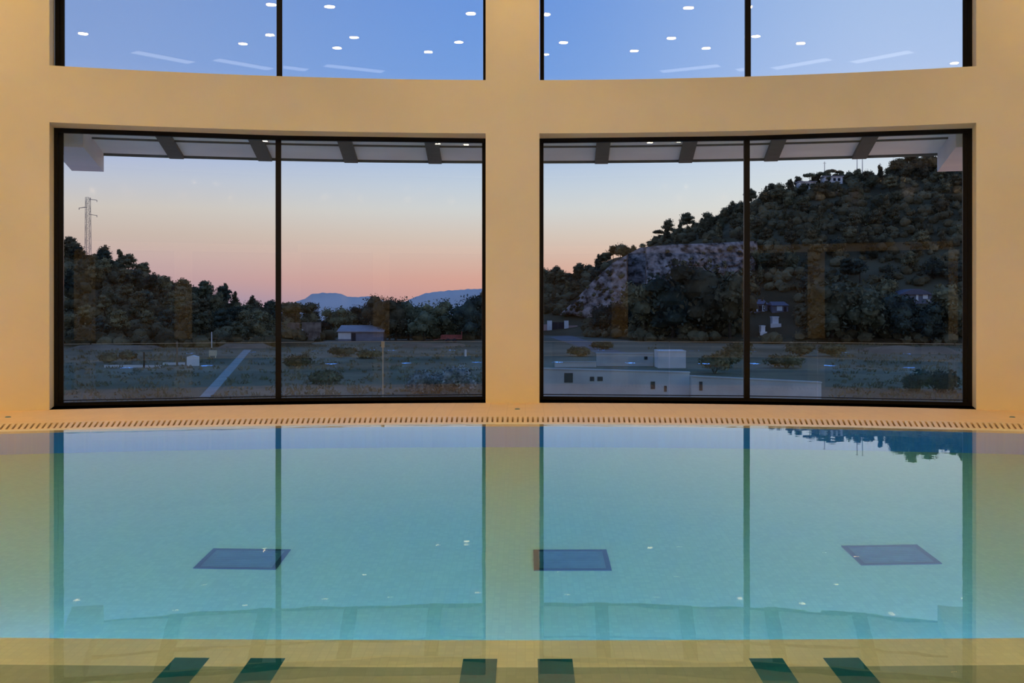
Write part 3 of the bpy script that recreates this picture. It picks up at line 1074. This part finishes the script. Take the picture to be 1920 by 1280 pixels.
# undergrowth between the trees (too many bushes to count)
for nm, lab, fn_pos, xr, n, okf in (('undergrowth', 'low scrub growing between the trees on the left hill', pos_left, (-280, 600), 1600, lambda x, s: True),
                                    ('undergrowth', 'low scrub growing between the trees on the right hill', pos_right, (905, 2080), 2400, ok_right)):
    mb = MB()
    for _ in range(n):
        x, s = rng.uniform(*xr), rng.uniform(0.0, 1.0)
        if not okf(x, s):
            continue
        p = fn_pos(x, s)
        if p.y < 224 and (515 < x < 605 or 1355 < x < 1415):
            continue
        r = rng.uniform(0.8, 2.1)
        clump(mb, (p.x, p.y, p.z + r * 0.45), (r, r, r * 0.85), 26, 0.5, rng, 0, 0.75)
    tag(mb.build(nm, M['scrub']), lab, 'undergrowth', None, 'stuff')


mb = MB()
for _ in range(420):
    x = rng.uniform(425, 1010)
    if 628 < x < 722 or 525 < x < 592:
        Y = rng.uniform(250, 285)
    else:
        Y = rng.uniform(236, 285)
    r = rng.uniform(0.9, 2.2)
    clump(mb, ((x - PX) / F * Y, Y, GZ + r * 0.4), (r, r, r * 0.9), 26, 0.5, rng, 0, 0.75)
tag(mb.build('undergrowth', M['scrub']), 'dark bushes filling the gaps under the valley tree row', 'undergrowth', None, 'stuff')


mb = MB()
for _ in range(110):
    p = rng.choice(CLIFF)
    r = rng.uniform(0.35, 1.0)
    clump(mb, (p[0], p[1] - r * 0.2, p[2] + r * 0.2), (r, r, r * 0.8), 26, 0.4, rng, 0, 0.75)
tag(mb.build('undergrowth', M['scrub']), 'scattered shrubs clinging to the rock cliff', 'undergrowth', None, 'stuff')


def near_tree(name, kind, leafmat, pos, H, W, label, seed, dens=1.5, leaf=0.42):
    r_ = random.Random(seed)
    root = empty(name, pos)
    tag(root, label, 'tree')
    crown_bm(kind, H, W, r_, dens, leaf).build('crown', M[leafmat], root)
    trunk_bm(kind, H, W, r_).build('trunk', M['bark'], root)
    return root


for k, (x, yt, yb, w, kind, lm_, lab) in enumerate([
        (455, 562, 638, 46, 'round', 'leafdark', 'dark bushy tree left of the first window mullion'),
        (482, 560, 640, 50, 'round', 'leafdark', 'wide dark tree overhanging the far end of the pale path'),
        (508, 565, 640, 44, 'round', 'leafblue', 'dark tree touching the left side of the first window mullion'),
        (553, 564, 642, 66, 'umbrella', 'leafgreen', 'olive umbrella tree on a bare trunk beside the ruined stone wall'),
        (580, 570, 636, 34, 'round', 'leafdark', 'small dark tree behind the right end of the ruined wall'),
        (606, 600, 640, 34, 'round', 'leafblue', 'low dark bush tree left of the grey shed'),
        (631, 572, 632, 48, 'round', 'leafdark', 'dark round tree behind the left end of the grey shed'),
        (652, 580, 626, 36, 'round', 'leafdark', 'low round tree behind the roof of the grey shed'),
        (676, 570, 626, 42, 'round', 'leafblue', 'bluish dark tree behind the middle of the grey shed'),
        (713, 548, 640, 66, 'round', 'leafdark', 'tall dark tree behind the right end of the grey shed'),
        (742, 553, 642, 56, 'round', 'leafdark', 'dark leafy tree right of the tall tree by the shed'),
        (766, 550, 642, 50, 'round', 'leafgreen', 'tall greyish green tree in the valley tree row'),
        (795, 570, 642, 56, 'round', 'leafgreen', 'olive rounded tree in the middle of the valley tree row'),
        (820, 556, 640, 56, 'round', 'leafdark', 'dark domed tree with mountain ridge rising behind it'),
        (832, 582, 642, 60, 'round', 'leafgreen', 'low olive tree in front of the dark domed tree'),
        (876, 548, 640, 54, 'round', 'leafblue', 'tall blue green tree near the right edge of left window'),
        (902, 546, 640, 50, 'round', 'leafblue', 'dark tall tree half hidden by the central pillar')]):
    Y = (EYE - GZ) * F / (yb - PY) + 8 + (k % 3) * 3
    H = EYE + (PY - yt) / F * Y - GZ
    near_tree('valley_tree', kind, lm_, ((x - PX) / F * Y, Y, GZ), H, 1.3 * w / F * Y, lab, 300 + k)

for k in range(22):
    x = 425 + k * 23.5
    Y = 292 + (k * 7 % 5) * 4
    yt = 583 + (k * 5 % 7) * 2.2
    far_tree('distant_tree', ['round', 'pine', 'round'][k % 3], ['leafdark', 'leafblue'][k % 2], ((x - PX) / F * Y, Y, GZ), EYE + (PY - yt) / F * Y - GZ,
             'low dark tree in the far row closing off the valley', 'far row of valley trees', rng)

# bushes in the foreground meadow
for k, (x, y, h, w, lm_, lab) in enumerate([
        (790, 742, 2.6, 3.4, 'leafsilver', 'silvery leafed bush below the glass rail, left of the pair'),
        (858, 744, 3.0, 4.2, 'leafsilver', 'large silvery leafed bush beside the central pillar'),
        (822, 738, 2.2, 3.0, 'leafsilver', 'smaller silvery bush between the two large silvery bushes'),
        (560, 690, 1.8, 4.5, 'leafgreen', 'low olive bush right of the first mullion'),
        (640, 668, 1.6, 5.5, 'leafgreen', 'wide low bush in the meadow in front of the grey shed'),
        (690, 672, 1.5, 5.0, 'leafgreen', 'low bush beside the steel clamp post of the balustrade'),
        (610, 720, 1.6, 4.0, 'leafgreen', 'grey green bush low in the left window near the mullion'),
        (205, 680, 1.5, 3.2, 'leafgreen', 'rounded bush in the meadow at the left'),
        (240, 676, 1.4, 3.0, 'leafgreen', 'second rounded bush in the meadow at the left'),
        (1340, 700, 2.4, 5.0, 'leafgreen', 'bush above the low concrete wall left of right mullion'),
        (1365, 690, 2.6, 5.0, 'leafgreen', 'taller bush above the low concrete wall beside mullion'),
        (1385, 672, 3.0, 5.5, 'leafgreen', 'yellowish bush on the bank beside the right mullion'),
        (1475, 690, 2.2, 6.0, 'leafgreen', 'low bush right of the right mullion'),
        (1500, 668, 2.6, 6.0, 'leafgreen', 'dark bush on the meadow edge below the white houses'),
        (1560, 668, 2.2, 6.0, 'leafgreen', 'bush below the tall pale green tree'),
        (1720, 735, 2.2, 3.6, 'leafblue', 'dark bush low in the right corner of right window'),
        (1770, 738, 2.4, 3.6, 'leafblue', 'darkest bush in the lower right corner of right window'),
        (1130, 655, 1.6, 5.0, 'leafgreen', 'low bush beside the sloping driveway'),
        (1085, 668, 1.6, 4.5, 'leafgreen', 'olive bush above the long concrete wall')]):
    p = hit(x, y)
    root = empty('bush', p)
    tag(root, lab, 'bush')
    r_ = random.Random(700 + k)
    mb = MB()
    for i in range(8):
        a = i * 2.4
        rr = w * 0.28 * r_.uniform(0.4, 1.0)
        r = w * r_.uniform(0.18, 0.28)
        clump(mb, (math.cos(a) * rr, math.sin(a) * rr, h * r_.uniform(0.35, 0.68)), (r, r, h * 0.30), 90, 0.26 if lm_ == 'leafsilver' else 0.36, r_)
    mb.build('foliage', M[lm_], root)
    mb = MB()
    for i in range(5):
        a = i * 1.3
        mb.tube([(0, 0, -0.2), (math.cos(a) * w * 0.08, math.sin(a) * w * 0.08, h * 0.25), (math.cos(a) * w * 0.2, math.sin(a) * w * 0.2, h * 0.55)], [0.05, 0.04, 0.02], 5)
    mb.build('stems', M['bark'], root)

# meadow grass tussocks (uncountable)
mb = MB()
for _ in range(2600):
    Y = 92 + 120 * rng.random() ** 1.4
    x = rng.choice([rng.uniform(60, 920), rng.uniform(1000, 1840)])
    X = (x - PX) / F * Y
    py_ = PY + (EYE - GZ) * F / Y
    lx = 385 + (464 - 385) * (745 - py_) / 89
    if height(X, Y) > GZ + 0.5 or abs(x - lx) < 22 or (x > 985 and x < 1560 and py_ > 655 - (20 if x > 1240 else 0)) or (x > 1010 and x < 1215 and py_ < 680):
        continue
    h = rng.uniform(0.15, 0.45)
    for _k in range(4):
        a = rng.random() * 6.28
        dx, dy = math.cos(a) * rng.uniform(0.1, 0.35), math.sin(a) * rng.uniform(0.1, 0.35)
        cx, cy = X + rng.uniform(-0.5, 0.5), Y + rng.uniform(-0.5, 0.5)
        mb.add([(cx - 0.10, cy, GZ), (cx + 0.10, cy, GZ), (cx + dx + 0.03, cy + dy, GZ + h), (cx + dx - 0.03, cy + dy, GZ + h)], [(0, 1, 2, 3)])
tag(mb.build('meadow_grass', M['drygrass']), 'tussocks of rough dry grass on the valley meadow', 'grass', None, 'stuff')

# ------------------------------------------------------------------ built things in the valley
def gp(x, y, z=GZ):
    Y = (EYE - z) * F / (y - PY)
    return Vector(((x - PX) / F * Y, Y, z))


# footpath
mb = MB()
a0, b0, a1, b1 = gp(374, 745), gp(396, 745), gp(457, 656), gp(471, 656)
n = 24
rows = [[], [], [], []]
for i in range(n + 1):
    t = i / n
    l, r = a0.lerp(a1, t), b0.lerp(b1, t)
    for row, pnt, z in ((rows[0], l, GZ - 0.05), (rows[1], l, GZ + 0.06), (rows[2], r, GZ + 0.06), (rows[3], r, GZ - 0.05)):
        row.append((pnt.x, pnt.y, z))
mb.grid(rows)
struct(mb.build('path', M['path']), 'pale concrete path running diagonally across the meadow', 'path')
# earth banks
for nm, x0, x1, y, dz, lab in (('earth_bank', 118, 280, 655, 0.9, 'bare earth bank at the foot of the left hill'), ('earth_bank', 405, 505, 652, 1.0, 'bare sandy bank at the top of the pale path'),
                               ('earth_bank', 745, 870, 650, 0.8, 'pale earth strip in front of the valley trees'), ('earth_bank', 1640, 1810, 662, 1.3, 'brown earth bank at the foot of the right hill')):
    a, b = gp(x0, y), gp(x1, y)
    rows = [[], [], []]
    for i in range(31):
        t = i / 30
        p = a.lerp(b, t)
        k = min(1, 6 * t, 6 * (1 - t)) * (0.8 + 0.4 * noise.noise(Vector((p.x * 0.2, 1, 2))))
        rows[0].append((p.x, p.y - 3, GZ - 0.1))
        rows[1].append((p.x, p.y + 1, GZ + dz * k))
        rows[2].append((p.x, p.y + 12, GZ - 0.1 + dz * 0.5 * k))
    mb = MB()
    mb.grid(rows)
    struct(mb.build(nm, M['earth'], None, True), lab, 'bank')

# grey shed
p = gp(676, 639)
sh = empty('shed', p)
tag(sh, 'long low grey shed with pale roof standing before the valley trees', 'shed')
k = p.y / F
mb = MB()
mb.box(-42 * k, 43 * k, 0, 5.0, 0, 1.95)
mb.build('walls', M['shedwall'], sh)
mb = MB()
mb.add([(-44 * k, -0.5, 1.95), (45 * k, -0.5, 1.95), (45 * k, 5.4, 3.1), (-44 * k, 5.4, 3.1), (-44 * k, -0.5, 2.15), (45 * k, -0.5, 2.15), (45 * k, 5.4, 3.3), (-44 * k, 5.4, 3.3)],
       [(3, 2, 1, 0), (4, 5, 6, 7), (0, 1, 5, 4), (1, 2, 6, 5), (2, 3, 7, 6), (3, 0, 4, 7)])
mb.build('roof', M['greyroof'], sh)
mb = MB()
mb.box(-17 * k, -9 * k, -0.06, 0.02, 0.0, 1.7)
mb.build('door', M['darkhole'], sh).__setitem__('label', 'dark doorway')
mb = MB()
mb.box(-42 * k, -18 * k, -0.05, 0.02, 0.4, 1.8)
mb.build('pale_panel', M['palecon'], sh)

# ruined stone wall
p = gp(558, 642)
p.y += 6
ru = empty('ruined_wall', p)
tag(ru, 'ruined brown stone wall with gaps right of the first mullion', 'ruin')
k = p.y / F
mb = MB()
mb.box(-30 * k, -8 * k, 0, 0.7, 0, 4.0)
mb.box(-3 * k, 32 * k, 0, 0.7, 1.9, 4.1)
mb.box(4 * k, 30 * k, 0, 0.7, 0, 1.9)
mb.box(-30 * k, -28 * k, 0, 5, 0, 3.0)
mb.build('stonework', M['stone'], ru)
for x in (-10, -2):
    mb = MB()
    mb.box((x - 1.2) * k, (x + 1.2) * k, -0.15, 0.15, 0, 2.6)
    mb.build('doorpost', M['palecon'], ru)

# white kiosk and cream cabinet, fence posts
p = gp(360, 686)
o = empty('meter_cabinet', p)
tag(o, 'white cabinet with low gable standing in the meadow left of path', 'cabinet')
k = p.y / F
w = 10 * k
mb = MB()
mb.box(-w, w, 0, 0.9, 0.0, 1.22)
mb.build('body', M['white'], o)
mb = MB()
mb.add([(-w * 1.05, -0.04, 1.22), (w * 1.05, -0.04, 1.22), (0, -0.04, 1.42), (-w * 1.05, 0.94, 1.22), (w * 1.05, 0.94, 1.22), (0, 0.94, 1.42)],
       [(0, 1, 2), (5, 4, 3), (0, 2, 5, 3), (1, 4, 5, 2), (0, 3, 4, 1)])
mb.build('roof', M['white'], o)
mb = MB()
mb.box(-w * 0.85, w * 0.85, -0.03, 0.0, 0.08, 1.15)
mb.build('door', M['white'], o)
p = gp(398, 671)
o = empty('meter_cabinet', p)
tag(o, 'small cream cabinet on legs beside the top of the path', 'cabinet')
k = p.y / F
mb = MB()
mb.box(-6.5 * k, 6.5 * k, 0, 0.6, 0.35, 1.15)
mb.build('body', M['cream'], o)
for sx in (-5.5, 5.5):
    mb = MB()
    mb.box((sx - 0.6) * k, (sx + 0.6) * k, 0.1, 0.3, 0, 0.35)
    mb.build('leg', M['cream'], o)
for x, y0, y1, w_, mt, lab in ((332, 640, 686, 0.28, 'wood', 'brown wooden post left of the white cabinet'), (397, 622, 652, 0.2, 'palecon', 'thin pale post above the cream cabinet'),
                               (873, 655, 668, 0.35, 'palecon', 'short pale post near the right edge of left window'), (270, 660, 690, 0.25, 'bark', 'dark post in the meadow left of the brown post')):
    p = gp(x, y1)
    h = (y1 - y0) * p.y / F
    mb = MB()
    mb.tube([(0, 0, -0.2), (0, 0, h)], [w_ / 2, w_ / 2 * 0.85], 8)
    tag(mb.build('post', M[mt], None, False, p), lab, 'post')
# low kerb wall in the meadow
for x0, x1, y, lab in ((195, 300, 689, 'low pale kerb wall in the meadow at the left'), (305, 345, 684, 'short pale kerb wall left of the white cabinet')):
    a, b = gp(x0, y), gp(x1, y)
    mb = MB()
    mb.slab([(a.x, a.y), (b.x, b.y), (b.x, b.y + 0.4), (a.x, a.y + 0.4)], GZ - 0.1, GZ + 0.32)
    tag(mb.build('kerb_wall', M['palecon']), lab, 'kerb')

# red machine heap by the trees
p = gp(846, 642)
o = empty('trailer', p)
tag(o, 'rusty red trailer parked before the trees right of the shed', 'trailer')
mb = MB()
mb.box(-2.2, 2.2, 0, 1.6, 0.7, 0.95)
mb.box(-2.2, -2.1, 0, 1.6, 0.95, 1.5)
mb.box(2.1, 2.2, 0, 1.6, 0.95, 2.3)
mb.box(-2.1, 2.1, 1.5, 1.6, 0.95, 1.6)
mb.beam((-2.2, 0.8, 0.8), (-3.8, 0.8, 0.5), 0.15)
mb.build('body', M['red'], o)
for sx in (-0.7, 0.7):
    mb = MB()
    mb.lathe([(0.05, -0.1), (0.42, -0.1), (0.45, 0), (0.42, 0.1), (0.05, 0.1)], (sx, -0.05, 0.42), 16, 0, 'y')
    mb.build('wheel', M['darkhole'], o)

# lattice pylon on the left crest
Y = LRIDGE + 12
X = (165 - PX) / F * Y
zb = height(X, Y) - 1
zt = EYE + (PY - 370) / F * Y
py = empty('lattice_pylon', (X, Y, zb))
tag(py, 'grey steel lattice power pylon on the left hill crest', 'pylon')
H = zt - zb
mb = MB()
hw0, hw1 = 0.62, 0.48
for sx in (-1, 1):
    for sy in (-1, 1):
        mb.beam((sx * hw0, sy * hw0, 0), (sx * hw1, sy * hw1, H), 0.10)
nb = 12
for i in range(nb):
    z0, z1 = H * i / nb, H * (i + 1) / nb
    a0_, a1_ = hw0 + (hw1 - hw0) * i / nb, hw0 + (hw1 - hw0) * (i + 1) / nb
    f = 1 if i % 2 else -1
    for sy in (-1, 1):
        mb.beam((-f * a0_, sy * a0_, z0), (f * a1_, sy * a1_, z1), 0.045)
        mb.beam((sy * a0_, -f * a0_, z0), (sy * a1_, f * a1_, z1), 0.045)
    mb.beam((-a1_, -a1_, z1), (a1_, -a1_, z1), 0.07)
mb.build('mast', M['galv'], py)
for zz, sx in ((H - 0.5, 1), (H - 2.6, -1), (H - 4.6, 1)):
    mb = MB()
    mb.beam((sx * 0.5, -0.4, zz), (sx * 2.4, 0, zz - 0.25), 0.12)
    mb.beam((sx * 0.5, 0.4, zz), (sx * 2.4, 0, zz - 0.25), 0.12)
    mb.beam((sx * 2.4, 0, zz - 0.2), (sx * 2.4, 0, zz - 0.7), 0.12)
    mb.build('cross_arm', M['galv'], py)

# poles and masts on the right crest
for x, y0, y1, nm, lab in ((1253, 416, 440, 'utility_pole', 'thin pole on the right crest, left one of two'), (1274, 410, 432, 'utility_pole', 'thin pole with small crossbar on the right crest'),
                           (1408, 352, 385, 'utility_pole', 'thin pole on the crest just right of the mullion'), (1546, 303, 330, 'antenna_mast', 'thin antenna mast behind the white hilltop houses'),
                           (1607, 293, 325, 'antenna_mast', 'left one of the twin antenna masts on the crest'), (1617, 290, 325, 'antenna_mast', 'right one of the twin antenna masts on the crest'),
                           (1650, 306, 330, 'antenna_mast', 'short antenna mast near the summit trees')):
    Yp = RRIDGE - 2
    X = (x - PX) / F * Yp
    zt, zb = EYE + (PY - y0) / F * Yp, height(X, Yp) - 0.3
    o = empty(nm, (X, Yp, zb))
    tag(o, lab, 'pole' if nm == 'utility_pole' else 'mast')
    mb = MB()
    mb.tube([(0, 0, 0), (0, 0, zt - zb)], [0.17, 0.12], 8)
    mb.build('shaft', M['wood'] if nm == 'utility_pole' else M['steel'], o)
    mb = MB()
    mb.beam((-0.5, 0, zt - zb - 0.5), (0.5, 0, zt - zb - 0.5), 0.12)
    mb.build('crossbar', M['wood'] if nm == 'utility_pole' else M['steel'], o)

# white hilltop houses
for x0, x1, y, lab in ((1498, 1530, 341, 'first low white house among the crest pines'), (1546, 1580, 331, 'second low white house among the crest pines')):
    Yp = RRIDGE - 9
    a, b = (x0 - PX) / F * Yp, (x1 - PX) / F * Yp
    zt = EYE + (PY - y + 2) / F * Yp
    zb = min(zt - 2.2, height((a + b) / 2, Yp) - 0.3)
    o = empty('house', ((a + b) / 2, Yp, zb))
    tag(o, lab, 'house')
    hw = (b - a) / 2
    mb = MB()
    mb.box(-hw, hw, 0, 5, 0, zt - zb - 0.4)
    mb.build('walls', M['white'], o)
    mb = MB()
    mb.box(-hw - 0.3, hw + 0.3, -0.3, 5.3, zt - zb - 0.4, zt - zb - 0.1)
    mb.build('roof', M['greyroof'], o)
    for f in (-0.5, 0.1, 0.6):
        mb = MB()
        mb.box(hw * f - 0.4, hw * f + 0.4, -0.04, 0.02, zt - zb - 1.7, zt - zb - 0.8)
        mb.build('window', M['darkhole'], o)


def house(x, y, wpx, hpx, lab, roof, wallm, wins, arch=False):
    p = hit(x, y)
    k = p.y / F
    o = empty('house', p)
    tag(o, lab, 'house')
    w, h = wpx * k / 2, hpx * k
    mb = MB()
    mb.box(-w, w, 0, 6, -1.0, h * 0.66)
    mb.build('walls', M[wallm], o)
    mb = MB()
    if arch:
        q = [(-w * 1.1 + 2.2 * w * i / 16, h * 0.62 + h * 0.38 * math.sin(PI * i / 16)) for i in range(17)]
        mb.grid([[(x_, -0.5, z_) for x_, z_ in q], [(x_, 6.4, z_) for x_, z_ in q]])
        mb.add([(x_, -0.5, z_) for x_, z_ in q], [tuple(range(17))])
    else:
        mb.add([(-w * 1.08, -0.5, h * 0.64), (w * 1.08, -0.5, h * 0.64), (w * 1.08, 6.4, h * 0.64), (-w * 1.08, 6.4, h * 0.64), (-w * 0.9, 3, h), (w * 0.9, 3, h)],
               [(3, 2, 1, 0), (0, 1, 5, 4), (2, 3, 4, 5), (0, 4, 3), (1, 2, 5)])
    mb.build('roof', M[roof], o)
    for cx, cz, ww, hh, mt, nm in wins:
        mb = MB()
        mb.box(cx * w - ww * k / 2, cx * w + ww * k / 2, -0.12, 0.02, cz * h - hh * k / 2, cz * h + hh * k / 2)
        mb.build(nm, M[mt], o)


house(1422, 586, 34, 24, 'small bluish house with pale pillars right of the mullion', 'darkroof', 'shedwall',
      [(-0.75, 0.32, 4, 12, 'white', 'pillar'), (-0.2, 0.32, 4, 12, 'white', 'pillar'), (0.55, 0.32, 5, 12, 'white', 'pillar'), (0.2, 0.3, 6, 10, 'darkhole', 'window')])
house(1463, 586, 30, 20, 'small grey house with one bright white panel above the white hut', 'darkroof', 'shedwall', [(-0.1, 0.36, 10, 9, 'white', 'panel'), (0.6, 0.3, 5, 9, 'darkhole', 'window')])
house(1718, 570, 58, 28, 'grey house with arched roof and white window on right slope', 'darkroof', 'shedwall',
      [(0.05, 0.42, 4, 14, 'white', 'pillar'), (0.58, 0.50, 9, 9, 'white', 'window'), (0.75, 0.2, 7, 5, 'cream', 'window')], True)
for x, y, wp, hp, lab in ((1454, 613, 17, 19, 'small bright white hut with lean-to on the right lower slope'), (1431, 628, 11, 17, 'small white hut below and left of the brighter hut')):
    p = hit(x, y)
    k = p.y / F
    o = empty('hut', p)
    tag(o, lab, 'hut')
    w, h = wp * k / 2, hp * k
    mb = MB()
    mb.box(-w * 0.7, w * 0.7, 0, 1.8, -0.4, h * 0.9)
    mb.build('walls', M['white'], o)
    mb = MB()
    mb.box(-w * 0.8, w * 0.8, -0.1, 1.9, h * 0.9, h)
    mb.build('roof', M['white'], o)
    mb = MB()
    mb.box(-w * 1.15, w * 1.15, -0.5, 0.0, -0.4, h * 0.32)
    mb.build('lean_to', M['white'], o)

# pink walled gate
p = gp(1050, 627)
o = empty('gateway', p)
tag(o, 'pink rendered wall with dark double gate beside the pillar', 'gate')
k = p.y / F
mb = MB()
mb.box(-42 * k, -17 * k, 0, 0.6, 0, 19 * k)
mb.box(15 * k, 33 * k, 0, 0.6, 0, 17 * k)
mb.build('wall', M['pink'], o)
for a, b in ((-24, -15), (-2 + 0, 0), (8, 16)):
    if a == -2:
        continue
    mb = MB()
    mb.box(a * k, b * k, -0.3, 0.9, 0, 26 * k)
    mb.build('gatepost', M['palecon'], o)
for a, b in ((-15, -3.5), (-3.5, 8)):
    mb = MB()
    mb.box(a * k + 0.03, b * k - 0.03, 0.1, 0.25, 0.1, 23 * k)
    mb.build('gate_leaf', M['darkhole'], o)
mb = MB()
mb.box(21 * k, 26 * k, -0.05, 0.02, 0, 13 * k)
mb.build('side_door', M['darkhole'], o)

# driveway
mb = MB()
l = [(1030, 632), (1070, 645), (1115, 661), (1160, 672)]
r = [(1068, 628), (1105, 640), (1150, 655), (1200, 668)]
rows = [[], []]
for (xa, ya), (xb, yb_) in zip(l, r):
    a, b = gp(xa, ya), gp(xb, yb_)
    rows[0].append((a.x, a.y, GZ + 0.05))
    rows[1].append((b.x, b.y, GZ + 0.05))
mb.grid(rows)
struct(mb.build('road', pbr('driveway', (0.20, 0.19, 0.19), 0.9, 0.1, var=0.15, scale=0.4)), 'pale driveway sloping down from the pink gateway', 'road')


def conc(name, x0, x1, ytop, ybot, lab, cat, mt, holes=(), thick=0.5, ytop2=None):
    a, b = gp(x0, ybot), gp(x1, ybot)
    o = empty(name, ((a.x + b.x) / 2, a.y, GZ))
    tag(o, lab, cat)
    k = a.y / F
    hw = (b.x - a.x) / 2
    h0 = (ybot - ytop) * k
    h1 = (ybot - (ytop2 or ytop)) * k
    mb = MB()
    mb.add([(-hw, 0, -0.2), (hw, 0, -0.2), (hw, thick, -0.2), (-hw, thick, -0.2), (-hw, 0, h0), (hw, 0, h1), (hw, thick, h1), (-hw, thick, h0)],
           [(3, 2, 1, 0), (4, 5, 6, 7), (0, 1, 5, 4), (1, 2, 6, 5), (2, 3, 7, 6), (3, 0, 4, 7)])
    mb.build('wall_body', M[mt], o)
    mb = MB()
    mb.add([(-hw - .05, -.08, h0), (hw + .05, -.08, h1), (hw + .05, thick + .08, h1), (-hw - .05, thick + .08, h0), (-hw - .05, -.08, h0 + .1), (hw + .05, -.08, h1 + .1), (hw + .05, thick + .08, h1 + .1), (-hw - .05, thick + .08, h0 + .1)],
           [(3, 2, 1, 0), (4, 5, 6, 7), (0, 1, 5, 4), (1, 2, 6, 5), (2, 3, 7, 6), (3, 0, 4, 7)])
    mb.build('coping', M[mt], o)
    cx = (x0 + x1) / 2
    for hx0, hx1, hy0, hy1 in holes:
        mb = MB()
        mb.box((hx0 - cx) * k, (hx1 - cx) * k, -0.05, 0.02, (ybot - hy1) * k, (ybot - hy0) * k)
        mb.build('opening', M['darkhole'], o)


conc('retaining_wall', 985, 1293, 691, 748, 'long grey concrete wall with dark openings below the meadow', 'wall', 'concrete',
     [(1058, 1074, 699, 717), (1106, 1114, 706, 714), (1120, 1130, 706, 714), (1220, 1228, 715, 729), (1245, 1250, 723, 734)], 0.6, 699)
conc('retaining_wall', 1296, 1540, 706, 752, 'lower grey concrete wall continuing right past the mullion', 'wall', 'concrete', [(1311, 1317, 715, 732)], 0.6, 718)
conc('retaining_wall', 1119, 1225, 663, 686, 'short grey concrete wall left of the pale block', 'wall', 'concrete', [(1208, 1214, 668, 674)], 0.8)
conc('concrete_block', 1234, 1286, 659, 690, 'pale rectangular concrete block behind the long wall', 'block', 'palecon', (), 4.0)
conc('retaining_wall', 1040, 1118, 679, 688, 'low pale concrete wall above the left end of long wall', 'wall', 'concrete', (), 0.5)
conc('retaining_wall', 1366, 1402, 622, 640, 'short pale wall on the bank beside right mullion', 'wall', 'palecon', (), 0.5)

# ------------------------------------------------------------------ sky
w = bpy.data.worlds.new('World')
S.world = w
w.use_nodes = True
nt = w.node_tree
nt.nodes.clear()
N, L = nt.nodes.new, nt.links.new
out = N('ShaderNodeOutputWorld')
bg = N('ShaderNodeBackground')
tc = N('ShaderNodeTexCoord')
sp = N('ShaderNodeSeparateXYZ')
L(tc.outputs['Generated'], sp.inputs[0])
SKYGAIN = 1.22


def ramp(stops):
    r = N('ShaderNodeValToRGB')
    r.color_ramp.interpolation = 'B_SPLINE' if False else 'LINEAR'
    els = r.color_ramp.elements
    while len(els) < len(stops):
        els.new(0.5)
    for e, (v, c) in zip(els, stops):
        e.position = max(0.0, v) / math.hypot(v, F) if v < 5000 else 1.0
        e.color = lin(*c)
    L(sp.outputs['Z'], r.inputs['Fac'])
    return r


LS = ramp([(0, (150, 142, 168)), (18, (172, 148, 162)), (38, (187, 154, 159)), (75, (196, 167, 164)), (115, (199, 178, 167)), (165, (203, 192, 184)), (215, (188, 190, 202)), (262, (168, 180, 212)),
           (420, (131, 157, 208)), (563, (122, 150, 203)), (1000, (96, 138, 205)), (3000, (70, 105, 170))])
RS = ramp([(0, (228, 165, 135)), (40, (234, 178, 150)), (75, (232, 190, 162)), (120, (229, 206, 188)), (170, (222, 217, 210)), (215, (213, 217, 220)), (262, (203, 212, 226)),
           (420, (170, 190, 228)), (563, (160, 184, 224)), (1000, (110, 150, 212)), (3000, (70, 105, 170))])
CS = ramp([(0, (205, 150, 140)), (40, (212, 160, 145)), (75, (211, 175, 160)), (120, (210, 192, 180)), (170, (206, 205, 204)), (215, (192, 201, 214)), (262, (172, 190, 218)),
           (420, (112, 152, 216)), (563, (103, 145, 214)), (1000, (92, 136, 208)), (3000, (70, 105, 170))])
dv = N('ShaderNodeMath')
dv.operation = 'DIVIDE'
L(sp.outputs['X'], dv.inputs[0])
mxy = N('ShaderNodeMath')
mxy.operation = 'MAXIMUM'
mxy.inputs[1].default_value = 0.05
L(sp.outputs['Y'], mxy.inputs[0])
L(mxy.outputs[0], dv.inputs[1])


def mixc(f0, f1, a, b):
    mr = N('ShaderNodeMapRange')
    mr.interpolation_type = 'SMOOTHSTEP'
    mr.inputs['From Min'].default_value = f0
    mr.inputs['From Max'].default_value = f1
    L(dv.outputs[0], mr.inputs['Value'])
    mx = N('ShaderNodeMix')
    mx.data_type = 'RGBA'
    L(mr.outputs['Result'], mx.inputs['Factor'])
    L(a, mx.inputs[6])
    L(b, mx.inputs[7])
    return mx.outputs[2]


c1 = mixc(-0.42, 0.0, LS.outputs['Color'], CS.outputs['Color'])
c2 = mixc(-0.02, 0.36, c1, RS.outputs['Color'])
L(c2, bg.inputs['Color'])
bg.inputs['Strength'].default_value = SKYGAIN
L(bg.outputs[0], out.inputs['Surface'])

# ------------------------------------------------------------------ view
S.view_settings.view_transform = 'Standard'
S.view_settings.look = 'None'
S.view_settings.gamma = 1.0
S.view_settings.use_curve_mapping = False
S.view_settings.exposure = 0.0
cy = S.cycles
cy.max_bounces = 14
cy.diffuse_bounces = 5
cy.glossy_bounces = 6
cy.transmission_bounces = 8
cy.transparent_max_bounces = 16
cy.sample_clamp_indirect = 20.0
cy.use_denoising = True
cy.caustics_refractive = True
cy.caustics_reflective = True
